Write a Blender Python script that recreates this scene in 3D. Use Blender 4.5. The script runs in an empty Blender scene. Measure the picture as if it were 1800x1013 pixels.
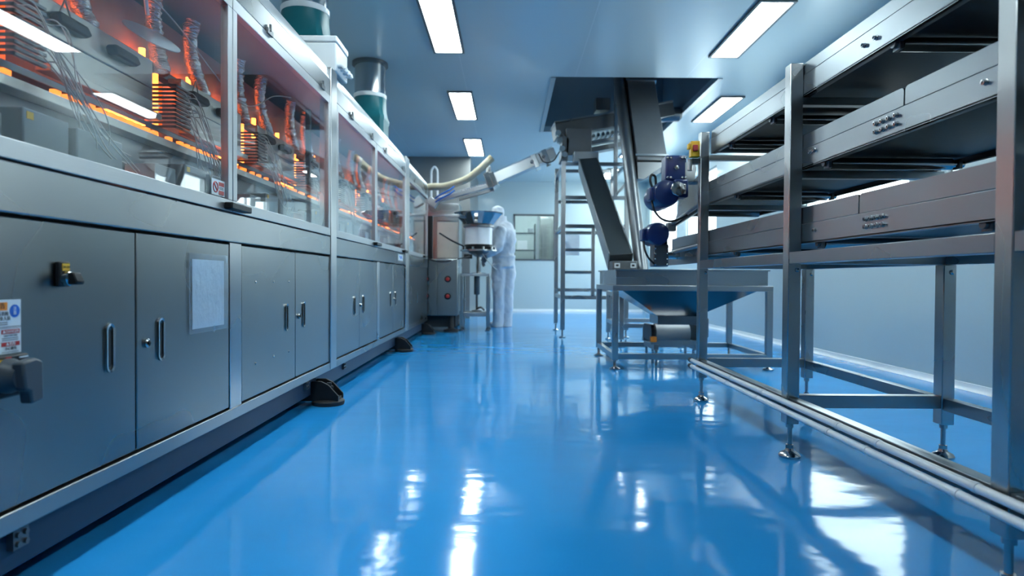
import bpy, bmesh, math, random
from mathutils import Vector, Matrix, Euler
R = random.Random(7)
C = bpy.context.scene.collection
PI = math.pi
V = Vector

# ------------------------------------------------------------------ materials
def newmat(name):
    m = bpy.data.materials.new(name); m.use_nodes = True
    n = m.node_tree.nodes; n.clear()
    return m, n, m.node_tree.links

def coords(n, l, scale, kind='Object'):
    tc = n.new('ShaderNodeTexCoord'); mp = n.new('ShaderNodeMapping')
    mp.inputs['Scale'].default_value = scale
    l.new(tc.outputs[kind], mp.inputs['Vector'])
    return mp

def mat(name, col, rough=0.5, metal=0.0, var=0.12, scale=(6, 6, 6), bump=0.0, bscale=None,
        rvar=0.0, spec=0.5, coat=0.0, emit=None, estr=0.0, aniso=0.0, arot=0.0, detail=5, trans=0.0):
    m, n, l = newmat(name)
    o = n.new('ShaderNodeOutputMaterial'); b = n.new('ShaderNodeBsdfPrincipled')
    l.new(b.outputs[0], o.inputs[0])
    b.inputs['Metallic'].default_value = metal
    b.inputs['Roughness'].default_value = rough
    b.inputs['Specular IOR Level'].default_value = spec
    b.inputs['Coat Weight'].default_value = coat
    b.inputs['Coat Roughness'].default_value = 0.08
    mp = coords(n, l, scale)
    nz = n.new('ShaderNodeTexNoise'); nz.inputs['Scale'].default_value = 1.0
    nz.inputs['Detail'].default_value = detail
    l.new(mp.outputs[0], nz.inputs['Vector'])
    mx = n.new('ShaderNodeMix'); mx.data_type = 'RGBA'
    c = list(col) + [1]
    mx.inputs[6].default_value = [max(0, x * (1 - var)) for x in col] + [1]
    mx.inputs[7].default_value = [min(1, x * (1 + var)) for x in col] + [1]
    l.new(nz.outputs['Fac'], mx.inputs[0])
    l.new(mx.outputs[2], b.inputs['Base Color'])
    if rvar:
        mr = n.new('ShaderNodeMapRange')
        mr.interpolation_type = 'SMOOTHSTEP'; mr.inputs['From Min'].default_value = 0.15; mr.inputs['From Max'].default_value = 0.85
        mr.inputs['To Min'].default_value = max(0.02, rough - rvar); mr.inputs['To Max'].default_value = rough + rvar
        l.new(nz.outputs['Fac'], mr.inputs['Value']); l.new(mr.outputs[0], b.inputs['Roughness'])
    if bump:
        mp2 = coords(n, l, bscale or scale)
        n2 = n.new('ShaderNodeTexNoise'); n2.inputs['Scale'].default_value = 1.0; n2.inputs['Detail'].default_value = 3
        l.new(mp2.outputs[0], n2.inputs['Vector'])
        bp = n.new('ShaderNodeBump'); bp.inputs['Strength'].default_value = bump; bp.inputs['Distance'].default_value = 0.01
        l.new(n2.outputs['Fac'], bp.inputs['Height']); l.new(bp.outputs[0], b.inputs['Normal'])
    if emit:
        b.inputs['Emission Color'].default_value = list(emit) + [1]
        b.inputs['Emission Strength'].default_value = estr
    b.inputs['Transmission Weight'].default_value = trans
    b.inputs['Anisotropic'].default_value = aniso; b.inputs['Anisotropic Rotation'].default_value = arot
    return m

def glassmat(name, tint, ior=1.5, rough=0.0, haze=0.0):
    """thin sheet: clear transmission plus a Fresnel mirror"""
    m, n, l = newmat(name)
    o = n.new('ShaderNodeOutputMaterial')
    tr = n.new('ShaderNodeBsdfTransparent'); tr.inputs[0].default_value = list(tint) + [1]
    gl = n.new('ShaderNodeBsdfGlossy'); gl.inputs['Roughness'].default_value = rough
    gl.inputs['Color'].default_value = (1, 1, 1, 1)
    fr = n.new('ShaderNodeFresnel'); ge = n.new('ShaderNodeNewGeometry')
    im = n.new('ShaderNodeMapRange'); im.inputs['To Min'].default_value = ior; im.inputs['To Max'].default_value = 1/ior
    l.new(ge.outputs['Backfacing'], im.inputs['Value']); l.new(im.outputs[0], fr.inputs['IOR'])   # same mirror on both faces of the thin sheet
    mp = coords(n, l, (1.2, 1.2, 1.2))
    nz = n.new('ShaderNodeTexNoise'); nz.inputs['Scale'].default_value = 1.0
    l.new(mp.outputs[0], nz.inputs['Vector'])
    bp = n.new('ShaderNodeBump'); bp.inputs['Strength'].default_value = 0.015; bp.inputs['Distance'].default_value = 0.02
    l.new(nz.outputs['Fac'], bp.inputs['Height']); l.new(bp.outputs[0], gl.inputs['Normal'])
    mx = n.new('ShaderNodeMixShader')
    l.new(fr.outputs[0], mx.inputs[0]); l.new(tr.outputs[0], mx.inputs[1]); l.new(gl.outputs[0], mx.inputs[2])
    last = mx
    if haze:
        df = n.new('ShaderNodeBsdfDiffuse'); df.inputs[0].default_value = (0.8, 0.85, 0.9, 1)
        nm = n.new('ShaderNodeMath'); nm.operation = 'MULTIPLY'; nm.inputs[1].default_value = haze
        l.new(nz.outputs['Fac'], nm.inputs[0])
        m2 = n.new('ShaderNodeMixShader')
        l.new(nm.outputs[0], m2.inputs[0]); l.new(mx.outputs[0], m2.inputs[1]); l.new(df.outputs[0], m2.inputs[2])
        last = m2
    l.new(last.outputs[0], o.inputs[0])
    return m

def emitmat(name, col, strength, var=0.15, scale=(30, 30, 30)):
    m, n, l = newmat(name)
    o = n.new('ShaderNodeOutputMaterial'); e = n.new('ShaderNodeEmission')
    e.inputs[0].default_value = list(col) + [1]
    mp = coords(n, l, scale); nz = n.new('ShaderNodeTexNoise'); nz.inputs['Scale'].default_value = 1
    l.new(mp.outputs[0], nz.inputs['Vector'])
    mr = n.new('ShaderNodeMapRange'); mr.inputs['To Min'].default_value = strength * (1 - var)
    mr.inputs['To Max'].default_value = strength * (1 + var)
    l.new(nz.outputs['Fac'], mr.inputs['Value']); l.new(mr.outputs[0], e.inputs[1])
    l.new(e.outputs[0], o.inputs[0])
    return m

STEEL = (0.36, 0.375, 0.385)
M = {}
SK = dict(aniso=0.55, arot=0.25, detail=1.5)
M['steel'] = mat('brushed_steel', STEEL, 0.30, 1, 0.07, (1.5, 1.2, 3), rvar=0.04, **SK)
M['steel_band'] = mat('brushed_steel_band', (0.29, 0.305, 0.31), 0.28, 1, 0.07, (1.5, 1.2, 3), rvar=0.04, **SK)
M['steel_v'] = mat('brushed_steel_post', (0.46, 0.47, 0.475), 0.28, 1, 0.07, (4, 4, 1.5), rvar=0.03, aniso=0.5, detail=1.5)
M['steel_door'] = mat('brushed_steel_door', (0.215, 0.235, 0.24), 0.28, 1, 0.07, (1.5, 1.5, 1.5), rvar=0.03, **SK)
M['steel_rail'] = mat('scuffed_steel_rail', (0.30, 0.33, 0.35), 0.30, 1, 0.06, (3, 3, 6), rvar=0.05, **SK)
M['polished'] = mat('polished_steel', (0.42, 0.43, 0.44), 0.14, 1, 0.08, (4, 4, 4), 0.02, (30, 30, 30), 0.04)
M['funnel'] = mat('dark_polished_steel', (0.20, 0.20, 0.21), 0.18, 1, 0.08, (4, 4, 4))
M['bowl'] = mat('bowl_steel', (0.30, 0.30, 0.31), 0.16, 1, 0.08, (4, 4, 4))
M['drum'] = mat('grey_white_drum', (0.42, 0.44, 0.45), 0.35, 0, 0.06, (8, 8, 8))
M['chrome'] = mat('chrome', (0.45, 0.45, 0.45), 0.16, 1, 0.05, (20, 20, 20))
M['steel_dark'] = mat('dark_steel', (0.16, 0.17, 0.18), 0.38, 0.9, 0.2, (4, 4, 4), 0.05, (10, 10, 100), 0.06)
M['grey_metal'] = mat('grey_sheet_metal', (0.15, 0.158, 0.165), 0.40, 0.75, 0.15, (5, 5, 5), 0.03, (20, 20, 20))
M['alu'] = mat('anodised_aluminium', (0.42, 0.44, 0.455), 0.36, 0.85, 0.06, (3, 3, 3), 0.04, (200, 4, 200))
M['plinth'] = mat('navy_plinth_paint', (0.02, 0.045, 0.085), 0.45, 0, 0.15, (4, 4, 4), 0.03, (20, 20, 20), spec=0.35)
M['black'] = mat('black_plastic', (0.012, 0.013, 0.015), 0.38, 0, 0.2, (20, 20, 20), 0.05, (60, 60, 60), spec=0.25)
M['rubber'] = mat('black_rubber', (0.012, 0.012, 0.013), 0.55, 0, 0.25, (15, 15, 15), 0.1, (80, 80, 80))
M['shadow_gap'] = mat('gap_shade_steel', (0.03, 0.033, 0.036), 0.6, 0.3, 0.2, (6, 6, 6))  # near-black colour stands in for the shade inside gaps and recesses
M['belt'] = mat('dark_slate_belt', (0.020, 0.028, 0.033), 0.42, 0, 0.15, (3, 3, 3), 0.03, (60, 60, 60))
M['blue'] = mat('blue_motor_paint', (0.005, 0.022, 0.11), 0.32, 0, 0.2, (12, 12, 12), 0.05, (40, 40, 40), coat=0.3)
M['teal'] = mat('teal_silicone_sleeve', (0.0, 0.11, 0.135), 0.45, 0, 0.2, (6, 6, 6), 0.15, (20, 20, 8))
M['foil'] = mat('crinkled_foil', (0.85, 0.84, 0.83), 0.25, 1, 0.1, (40, 40, 40), 0.9, (55, 55, 130))
M['white_plastic'] = mat('white_plastic', (0.72, 0.74, 0.76), 0.4, 0, 0.05, (10, 10, 10))
M['pipe'] = mat('white_conduit', (0.78, 0.79, 0.80), 0.32, 0, 0.05, (5, 5, 5))
M['paper'] = mat('white_paper', (0.80, 0.88, 0.93), 0.5, 0, 0.08, (14, 14, 14), 0.6, (16, 30, 26))
M['film'] = glassmat('clear_plastic_film', (0.93, 0.95, 0.97), 1.45, 0.08, 0.12)
M['hose'] = mat('cream_hose', (0.52, 0.46, 0.33), 0.5, 0, 0.12, (20, 20, 20))
M['suit'] = mat('white_cleanroom_fabric', (0.66, 0.70, 0.76), 0.75, 0, 0.06, (9, 9, 9), 0.5, (14, 14, 9))
M['skin'] = mat('skin', (0.55, 0.36, 0.27), 0.5, 0, 0.08, (20, 20, 20))
M['glove'] = mat('grey_glove', (0.10, 0.13, 0.17), 0.5, 0, 0.15, (30, 30, 30), 0.2, (60, 60, 60))
M['yellow'] = mat('yellow_plastic', (0.80, 0.45, 0.02), 0.4, 0, 0.06, (20, 20, 20))
M['red'] = mat('red_plastic', (0.42, 0.02, 0.02), 0.35, 0, 0.1, (20, 20, 20))
M['orange'] = mat('orange_print', (0.85, 0.25, 0.02), 0.5, 0, 0.05, (20, 20, 20))
M['blueprint'] = mat('blue_print', (0.01, 0.12, 0.50), 0.5, 0, 0.05, (20, 20, 20))
M['ink'] = mat('black_ink', (0.015, 0.015, 0.02), 0.6, 0, 0.1, (20, 20, 20))
M['sticker'] = mat('white_sticker', (0.70, 0.76, 0.80), 0.4, 0, 0.04, (20, 20, 20))
M['bluehose'] = mat('blue_air_hose', (0.03, 0.14, 0.48), 0.35, 0, 0.1, (20, 20, 20))
M['wire'] = mat('pale_wire', (0.50, 0.49, 0.46), 0.5, 0, 0.15, (30, 30, 30))
M['greybox'] = mat('grey_enclosure', (0.22, 0.25, 0.27), 0.45, 0.3, 0.12, (6, 6, 6))
M['plate'] = mat('heat_tinted_plate', (0.56, 0.54, 0.49), 0.38, 0.7, 0.18, (5, 5, 5), 0.05, (10, 4, 120))
M['oven'] = mat('oven_back_steel', (0.60, 0.42, 0.33), 0.5, 0.3, 0.35, (5, 5, 5), 0.1, (9, 9, 9))
M['fluor'] = emitmat('panel_light_diffuser', (0.80, 0.965, 1.0), 7.0, 0.02, (3, 3, 3))
M['glow'] = emitmat('heater_glow', (1.0, 0.20, 0.03), 0.62, 0.35, (40, 18, 40))
M['glow_hot'] = emitmat('heater_lamp_filament', (1.0, 0.22, 0.04), 1.1, 0.3, (40, 18, 40))
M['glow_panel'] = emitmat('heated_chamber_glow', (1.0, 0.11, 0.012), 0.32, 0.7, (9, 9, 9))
M['lamp'] = emitmat('oven_lamp', (1.0, 0.13, 0.016), 4.5, 0.2, (40, 40, 40))
M['glass'] = glassmat('machine_glass', (0.92, 0.945, 0.955), 1.40, 0.0, 0.02)
M['window_glass'] = glassmat('window_glass', (0.92, 0.95, 0.96), 1.45)
M['clear'] = glassmat('clear_cover', (0.90, 0.93, 0.95), 1.45, 0.05, 0.20)
M['pillar'] = mat('taupe_panel', (0.19, 0.19, 0.185), 0.30, 0.35, 0.06, (2, 2, 2), coat=0.2)
M['wall'] = mat('clean_room_panel', (0.50, 0.58, 0.58), 0.35, 0, 0.025, (1, 1, 1), 0.02, (3, 3, 3), coat=0.15)
M['cove'] = mat('white_cove', (0.74, 0.78, 0.80), 0.3, 0, 0.03, (2, 2, 2))
M['corridor'] = mat('corridor_steel', (0.42, 0.43, 0.42), 0.25, 0.8, 0.3, (3, 3, 3))

def floor_mat():
    m, n, l = newmat('blue_epoxy_floor')
    o = n.new('ShaderNodeOutputMaterial'); b = n.new('ShaderNodeBsdfPrincipled'); l.new(b.outputs[0], o.inputs[0])
    mp = coords(n, l, (1, 1, 1))
    nz = n.new('ShaderNodeTexNoise'); nz.inputs['Scale'].default_value = 0.9; nz.inputs['Detail'].default_value = 4
    l.new(mp.outputs[0], nz.inputs['Vector'])
    cr = n.new('ShaderNodeValToRGB')
    cr.color_ramp.elements[0].position = 0.3; cr.color_ramp.elements[0].color = (0.018, 0.27, 0.66, 1)
    cr.color_ramp.elements[1].position = 0.72; cr.color_ramp.elements[1].color = (0.030, 0.32, 0.74, 1)
    l.new(nz.outputs['Fac'], cr.inputs[0])
    # a few dark specks
    vo = n.new('ShaderNodeTexVoronoi'); vo.inputs['Scale'].default_value = 3.2
    l.new(mp.outputs[0], vo.inputs['Vector'])
    lt = n.new('ShaderNodeMath'); lt.operation = 'LESS_THAN'; lt.inputs[1].default_value = 0.012
    l.new(vo.outputs['Distance'], lt.inputs[0])
    mx = n.new('ShaderNodeMix'); mx.data_type = 'RGBA'
    l.new(lt.outputs[0], mx.inputs[0]); l.new(cr.outputs[0], mx.inputs[6]); mx.inputs[7].default_value = (0.01, 0.03, 0.08, 1)
    l.new(mx.outputs[2], b.inputs['Base Color'])
    b.inputs['Roughness'].default_value = 0.085
    b.inputs['Specular IOR Level'].default_value = 0.27
    # trowel waves
    n2 = n.new('ShaderNodeTexNoise'); n2.inputs['Scale'].default_value = 2.2; n2.inputs['Detail'].default_value = 2
    mp2 = coords(n, l, (1.0, 1.9, 1)); l.new(mp2.outputs[0], n2.inputs['Vector'])
    n3 = n.new('ShaderNodeTexNoise'); n3.inputs['Scale'].default_value = 12; n3.inputs['Detail'].default_value = 2
    mp3 = coords(n, l, (0.8, 1.7, 1)); l.new(mp3.outputs[0], n3.inputs['Vector'])
    b1 = n.new('ShaderNodeBump'); b1.inputs['Strength'].default_value = 0.13; b1.inputs['Distance'].default_value = 0.03
    b2 = n.new('ShaderNodeBump'); b2.inputs['Strength'].default_value = 0.05; b2.inputs['Distance'].default_value = 0.006
    l.new(n2.outputs['Fac'], b1.inputs['Height']); l.new(n3.outputs['Fac'], b2.inputs['Height'])
    l.new(b1.outputs[0], b2.inputs['Normal']); l.new(b2.outputs[0], b.inputs['Normal'])
    return m
M['floor'] = floor_mat()

def ceiling_mat():
    m, n, l = newmat('ceiling_panels')
    o = n.new('ShaderNodeOutputMaterial'); b = n.new('ShaderNodeBsdfPrincipled'); l.new(b.outputs[0], o.inputs[0])
    tc = n.new('ShaderNodeTexCoord'); sx = n.new('ShaderNodeSeparateXYZ'); l.new(tc.outputs['Object'], sx.inputs[0])
    def seam(out, off, period, w):
        a = n.new('ShaderNodeMath'); a.operation = 'ADD'; a.inputs[1].default_value = off; l.new(out, a.inputs[0])
        p = n.new('ShaderNodeMath'); p.operation = 'PINGPONG'; p.inputs[1].default_value = period / 2; l.new(a.outputs[0], p.inputs[0])
        t = n.new('ShaderNodeMath'); t.operation = 'LESS_THAN'; t.inputs[1].default_value = w; l.new(p.outputs[0], t.inputs[0])
        return t
    s1 = seam(sx.outputs['X'], 0.81, 1.15, 0.004)
    mx = n.new('ShaderNodeMix'); mx.data_type = 'RGBA'
    l.new(s1.outputs[0], mx.inputs[0])
    mx.inputs[6].default_value = (0.45, 0.55, 0.58, 1); mx.inputs[7].default_value = (0.54, 0.63, 0.66, 1)
    l.new(mx.outputs[2], b.inputs['Base Color'])
    b.inputs['Roughness'].default_value = 0.30
    b.inputs['Metallic'].default_value = 0.0
    b.inputs['Coat Weight'].default_value = 0.12; b.inputs['Coat Roughness'].default_value = 0.22
    mp = coords(n, l, (0.5, 9, 1)); nz = n.new('ShaderNodeTexNoise'); nz.inputs['Scale'].default_value = 1; nz.inputs['Detail'].default_value = 2
    l.new(mp.outputs[0], nz.inputs['Vector'])
    bp = n.new('ShaderNodeBump'); bp.inputs['Strength'].default_value = 0.10; bp.inputs['Distance'].default_value = 0.01
    l.new(nz.outputs['Fac'], bp.inputs['Height']); l.new(bp.outputs[0], b.inputs['Normal']); l.new(bp.outputs[0], b.inputs['Coat Normal'])
    return m
M['ceiling'] = ceiling_mat()

# ------------------------------------------------------------------ mesh helpers
class MB:
    def __init__(s): s.bm = bmesh.new()
    def box(s, x0, x1, y0, y1, z0, z1):
        v = [s.bm.verts.new(p) for p in ((x0,y0,z0),(x1,y0,z0),(x1,y1,z0),(x0,y1,z0),(x0,y0,z1),(x1,y0,z1),(x1,y1,z1),(x0,y1,z1))]
        for f in ((3,2,1,0),(4,5,6,7),(0,1,5,4),(1,2,6,5),(2,3,7,6),(3,0,4,7)):
            s.bm.faces.new([v[i] for i in f])
        return s
    def hexa(s, pts):
        v = [s.bm.verts.new(p) for p in pts]
        for f in ((3,2,1,0),(4,5,6,7),(0,1,5,4),(1,2,6,5),(2,3,7,6),(3,0,4,7)):
            s.bm.faces.new([v[i] for i in f])
        return s
    def bar(s, p0, p1, w, h, up=(0,0,1)):
        """rectangular bar from p0 to p1; w across, h along 'up'"""
        p0, p1 = V(p0), V(p1); d = (p1-p0).normalized(); u = V(up)
        a = d.cross(u)
        if a.length < 1e-5: a = d.cross(V((1,0,0)))
        a.normalize(); u = a.cross(d).normalized()
        q = []
        for p in (p0, p1):
            for sa, su in ((-1,-1),(1,-1),(1,1),(-1,1)):
                q.append(p + a*sa*w/2 + u*su*h/2)
        return s.hexa(q)
    def prism(s, pts, axis, a, b):
        def P(u, v, w):
            return {'x': (w,u,v), 'y': (u,w,v), 'z': (u,v,w)}[axis]
        A = [s.bm.verts.new(P(u,v,a)) for u,v in pts]; B = [s.bm.verts.new(P(u,v,b)) for u,v in pts]
        k = len(pts)
        s.bm.faces.new(A[::-1]); s.bm.faces.new(B)
        for i in range(k):
            s.bm.faces.new((A[i],A[(i+1)%k],B[(i+1)%k],B[i]))
        return s
    def tube(s, pts, r, seg=10, cap=True, flat=None):
        pts = [V(p) for p in pts]; k = len(pts)
        rs = list(r) if isinstance(r, (list, tuple)) else [r]*k
        n = None; rings = []
        for i, p in enumerate(pts):
            t = (pts[min(i+1,k-1)] - pts[max(i-1,0)])
            t = t.normalized() if t.length > 1e-9 else V((0,0,1))
            if n is None:
                ref = V((0,0,1)) if abs(t.z) < 0.9 else V((0,1,0))
                n = t.cross(ref).normalized()
            else:
                n = (n - t*n.dot(t)); n = n.normalized() if n.length > 1e-6 else t.orthogonal().normalized()
            b = t.cross(n)
            rr = rs[i]; ra, rb = rr if isinstance(rr, (list, tuple)) else (rr, rr)
            rings.append([s.bm.verts.new(p + n*math.cos(2*PI*j/seg)*ra + b*math.sin(2*PI*j/seg)*rb) for j in range(seg)])
        for i in range(k-1):
            for j in range(seg):
                s.bm.faces.new((rings[i][j], rings[i][(j+1)%seg], rings[i+1][(j+1)%seg], rings[i+1][j]))
        if cap:
            s.bm.faces.new(rings[0][::-1]); s.bm.faces.new(rings[-1])
        return s
    def cyl(s, p0, p1, r0, r1=None, seg=20):
        return s.tube([p0, p1], [r0, r0 if r1 is None else r1], seg)
    def lathe(s, prof, c, axis='z', seg=28, cap=True):
        rings = []
        for r, h in prof:
            ring = []
            for j in range(seg):
                a = 2*PI*j/seg; u, w = r*math.cos(a), r*math.sin(a)
                p = {'z': (u,w,h), 'x': (h,u,w), 'y': (w,h,u)}[axis]
                ring.append(s.bm.verts.new((c[0]+p[0], c[1]+p[1], c[2]+p[2])))
            rings.append(ring)
        for i in range(len(rings)-1):
            for j in range(seg):
                s.bm.faces.new((rings[i][j], rings[i][(j+1)%seg], rings[i+1][(j+1)%seg], rings[i+1][j]))
        if cap:
            s.bm.faces.new(rings[0][::-1]); s.bm.faces.new(rings[-1])
        return s
    def ball(s, c, r, seg=14, sc=(1,1,1)):
        m = Matrix.Translation(c) @ Matrix.Diagonal((sc[0],sc[1],sc[2],1))
        bmesh.ops.create_uvsphere(s.bm, u_segments=seg, v_segments=max(6,seg//2+2), radius=r, matrix=m)
        return s
    def build(s, name, m, parent=None, bevel=0, smooth=True, ang=35):
        o0 = V(parent['_o']) if parent is not None else V((0,0,0))
        if parent is None:
            xs = [v.co for v in s.bm.verts]
            lo = V([min(p[i] for p in xs) for i in range(3)]); hi = V([max(p[i] for p in xs) for i in range(3)])
            o0 = V(((lo.x+hi.x)/2, (lo.y+hi.y)/2, lo.z))
        bmesh.ops.recalc_face_normals(s.bm, faces=s.bm.faces)
        if o0.length: bmesh.ops.translate(s.bm, verts=s.bm.verts, vec=-o0)
        me = bpy.data.meshes.new(name); s.bm.to_mesh(me); s.bm.free()
        if smooth:
            for p in me.polygons: p.use_smooth = True
            me.set_sharp_from_angle(angle=math.radians(ang))
        me.materials.append(M[m] if isinstance(m, str) else m)
        o = bpy.data.objects.new(name, me); C.objects.link(o)
        if parent is not None:
            o.parent = parent
        else:
            o.location = o0
        o['_o'] = tuple(o0)
        if bevel:
            b = o.modifiers.new('bevel', 'BEVEL'); b.width = bevel; b.segments = 2; b.limit_method = 'ANGLE'; b.angle_limit = math.radians(40)
        return o

def thing(name, label, cat, loc, group=None):
    o = bpy.data.objects.new(name, None); C.objects.link(o)
    o.location = loc; o.empty_display_size = 0.1
    o['_o'] = tuple(loc); o['label'] = label; o['category'] = cat
    if group: o['group'] = group
    return o
def tag(o, label, cat, group=None):
    o['label'] = label; o['category'] = cat
    if group: o['group'] = group
    return o
def struct(o): o['kind'] = 'structure'; return o
def lab(o, t): o['label'] = t; return o
def bez(pts, n=8):
    """Catmull-Rom through points"""
    P = [V(p) for p in pts]; P = [P[0]*2-P[1]] + P + [P[-1]*2-P[-2]]
    out = []
    for i in range(1, len(P)-2):
        for k in range(n):
            t = k/n; a,b,c,d = P[i-1],P[i],P[i+1],P[i+2]
            out.append(0.5*((2*b)+(c-a)*t+(2*a-5*b+4*c-d)*t*t+(3*b-a-3*c+d)*t**3))
    out.append(P[-2]); return out
def text(parent, body, size, loc, rot, m, name='lettering', align='CENTER', sx=1.0):
    cu = bpy.data.curves.new(name, 'FONT'); cu.body = body; cu.size = size; cu.align_x = align; cu.align_y = 'CENTER'
    cu.extrude = 0.0002
    t = bpy.data.objects.new(name, cu); C.objects.link(t)
    bpy.context.view_layer.update()
    dg = bpy.context.evaluated_depsgraph_get()
    me = bpy.data.meshes.new_from_object(t.evaluated_get(dg))
    bpy.data.objects.remove(t)
    me.materials.clear(); me.materials.append(M[m])
    mt = Matrix.Translation(V(loc) - V(parent['_o'])) @ Euler(rot).to_matrix().to_4x4() @ Matrix.Diagonal((sx,1,1,1))
    me.transform(mt)
    o = bpy.data.objects.new(name, me); C.objects.link(o); o.parent = parent; o['_o'] = parent['_o']
    return o

# ------------------------------------------------------------------ the room
CH = 2.79; XR = 2.96; XL = -4.6; YB = 13.5; YF = -4.0
OP = (0.47, 2.15, 6.50, 8.85)          # ceiling opening for the elevator
struct(MB().box(XL, XR, YF, YB, -0.1, 0).build('floor', 'floor', smooth=False))
c = MB()
for x0, x1, y0, y1 in ((XL, OP[0], YF, YB), (OP[1], XR, YF, YB), (OP[0], OP[1], YF, OP[2]), (OP[0], OP[1], OP[3], YB)):
    c.box(x0, x1, y0, y1, CH, CH+0.06)
struct(c.build('ceiling', 'ceiling', smooth=False))
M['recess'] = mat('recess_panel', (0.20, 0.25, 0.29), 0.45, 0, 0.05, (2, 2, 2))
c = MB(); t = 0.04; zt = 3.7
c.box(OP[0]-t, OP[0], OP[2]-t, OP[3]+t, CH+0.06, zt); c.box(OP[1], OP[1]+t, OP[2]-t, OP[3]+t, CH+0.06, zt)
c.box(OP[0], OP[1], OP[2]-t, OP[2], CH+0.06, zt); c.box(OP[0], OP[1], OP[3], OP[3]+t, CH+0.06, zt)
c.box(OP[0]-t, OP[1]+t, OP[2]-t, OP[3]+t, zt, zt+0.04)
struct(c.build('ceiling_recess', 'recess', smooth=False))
c = MB()
c.box(OP[0]-0.05, OP[0], OP[2]-0.0, OP[3]+0.05, CH-0.012, CH-0.001); c.box(OP[1], OP[1]+0.05, OP[2]-0.0, OP[3]+0.05, CH-0.012, CH-0.001)
c.box(OP[0], OP[1], OP[3], OP[3]+0.05, CH-0.012, CH-0.001)
struct(c.build('trim_1', 'alu', smooth=False))
# right wall with window openings
WIN = [(4.12, 4.24), (4.64, 6.3), (8.97, 10.5), (11.1, 13.2)]
WZ = (1.10, 2.35); WT = {1: 2.2}
w = MB(); y = YF
w.box(XR, XR+0.12, YF, YB, -0.1, WZ[0]); w.box(XR, XR+0.12, YF, YB, WZ[1], CH+0.06)
for a, b in WIN + [(YB, YB)]:
    w.box(XR, XR+0.12, y, a, WZ[0], WZ[1]); y = b
w.box(XR, XR+0.12, WIN[1][0], WIN[1][1], WT[1], WZ[1])
struct(w.build('wall_right', 'wall', smooth=False))
WZ0 = WZ
for i, (a, b) in enumerate(WIN):
    WZ = (WZ0[0], WT.get(i, WZ0[1]))
    e = MB(); f = 0.03
    for y0, y1, z0, z1 in ((a, b, WZ[0], WZ[0]+f), (a, b, WZ[1]-f, WZ[1]), (a, a+f*0.6, WZ[0], WZ[1]), (b-f*0.6, b, WZ[0], WZ[1])):
        e.box(XR+0.03, XR+0.08, y0, y1, z0, z1)
    if b-a > 2.0:
        k = 2
        for j in range(1, k):
            yy = a+(b-a)*j/k; e.box(XR+0.035, XR+0.075, yy-0.02, yy+0.02, WZ[0], WZ[1])
    o = struct(e.build('window_%d' % (i+1), 'alu'))
    p = MB().box(XR+0.05, XR+0.056, a+0.005, b-0.005, WZ[0]+0.005, WZ[1]-0.005).build('pane', 'window_glass', o, smooth=False)
    L = bpy.data.lights.new('window_portal', 'AREA'); L.shape = 'RECTANGLE'; L.size = WZ[1]-WZ[0]; L.size_y = b-a
    L.cycles.is_portal = True
    lo = bpy.data.objects.new('window_portal', L); C.objects.link(lo)
    lo.location = (XR+0.13, (a+b)/2, (WZ[0]+WZ[1])/2); lo.rotation_euler = (0, PI/2, 0)
# back wall with a viewing window
BX = (0.086, 0.98); BZ = (1.09, 2.09)
w = MB()
w.box(XL, BX[0], YB, YB+0.1, -0.1, CH+0.06); w.box(BX[1], XR+0.12, YB, YB+0.1, -0.1, CH+0.06)
w.box(BX[0], BX[1], YB, YB+0.1, -0.1, BZ[0]); w.box(BX[0], BX[1], YB, YB+0.1, BZ[1], CH+0.06)
struct(w.build('wall_back', 'wall', smooth=False))
e = MB(); f = 0.035
e.box(BX[0], BX[1], YB-0.01, YB+0.05, BZ[0], BZ[0]+f); e.box(BX[0], BX[1], YB-0.01, YB+0.05, BZ[1]-f, BZ[1])
e.box(BX[0], BX[0]+f, YB-0.01, YB+0.05, BZ[0], BZ[1]); e.box(BX[1]-f, BX[1], YB-0.01, YB+0.05, BZ[0], BZ[1])
o = struct(e.build('window_5', 'steel_dark'))
MB().box(BX[0]+0.01, BX[1]-0.01, YB+0.02, YB+0.026, BZ[0]+0.01, BZ[1]-0.01).build('pane', 'window_glass', o, smooth=False)
MB().box(0.60, 0.625, YB+0.0, YB+0.04, BZ[0], BZ[1]).build('mullion', 'alu', o)
w = MB(); w.box(-0.6, 1.8, 15.6, 15.7, 0, 2.7); w.box(-0.7, -0.6, YB+0.1, 15.7, 0, 2.7); w.box(1.8, 1.9, YB+0.1, 15.7, 0, 2.7)
w.box(-0.7, 1.9, YB+0.1, 15.7, 2.7, 2.8); w.box(-0.7, 1.9, YB+0.1, 15.7, -0.1, 0)
struct(w.build('wall_corridor', 'wall', smooth=False))
struct(MB().box(XL-0.1, XL, YF, YB, -0.1, CH+0.06).build('wall_left', 'wall', smooth=False))
struct(MB().box(XL-0.1, XR+0.12, YF-0.1, YF, -0.1, CH+0.06).build('wall_front', 'wall', smooth=False))
struct(MB().box(-2.3, -0.68, 10.8, YB-0.002, 0.001, CH-0.001).build('wall_pillar', 'pillar', smooth=False))
# coved skirting
cv = [(XR, 0.001), (XR-0.035, 0.001), (XR-0.024, 0.008), (XR-0.012, 0.022), (XR-0.008, 0.045), (XR, 0.047)]
b = MB(); b.prism([(x, z) for x, z in cv], 'y', YF+0.01, YB-0.01)
struct(b.build('baseboard_right', 'cove'))
b = MB(); b.prism([(YB-(XR-x), z) for x, z in cv], 'x', -0.67, XR-0.08)
struct(b.build('baseboard_back', 'cove'))

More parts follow.
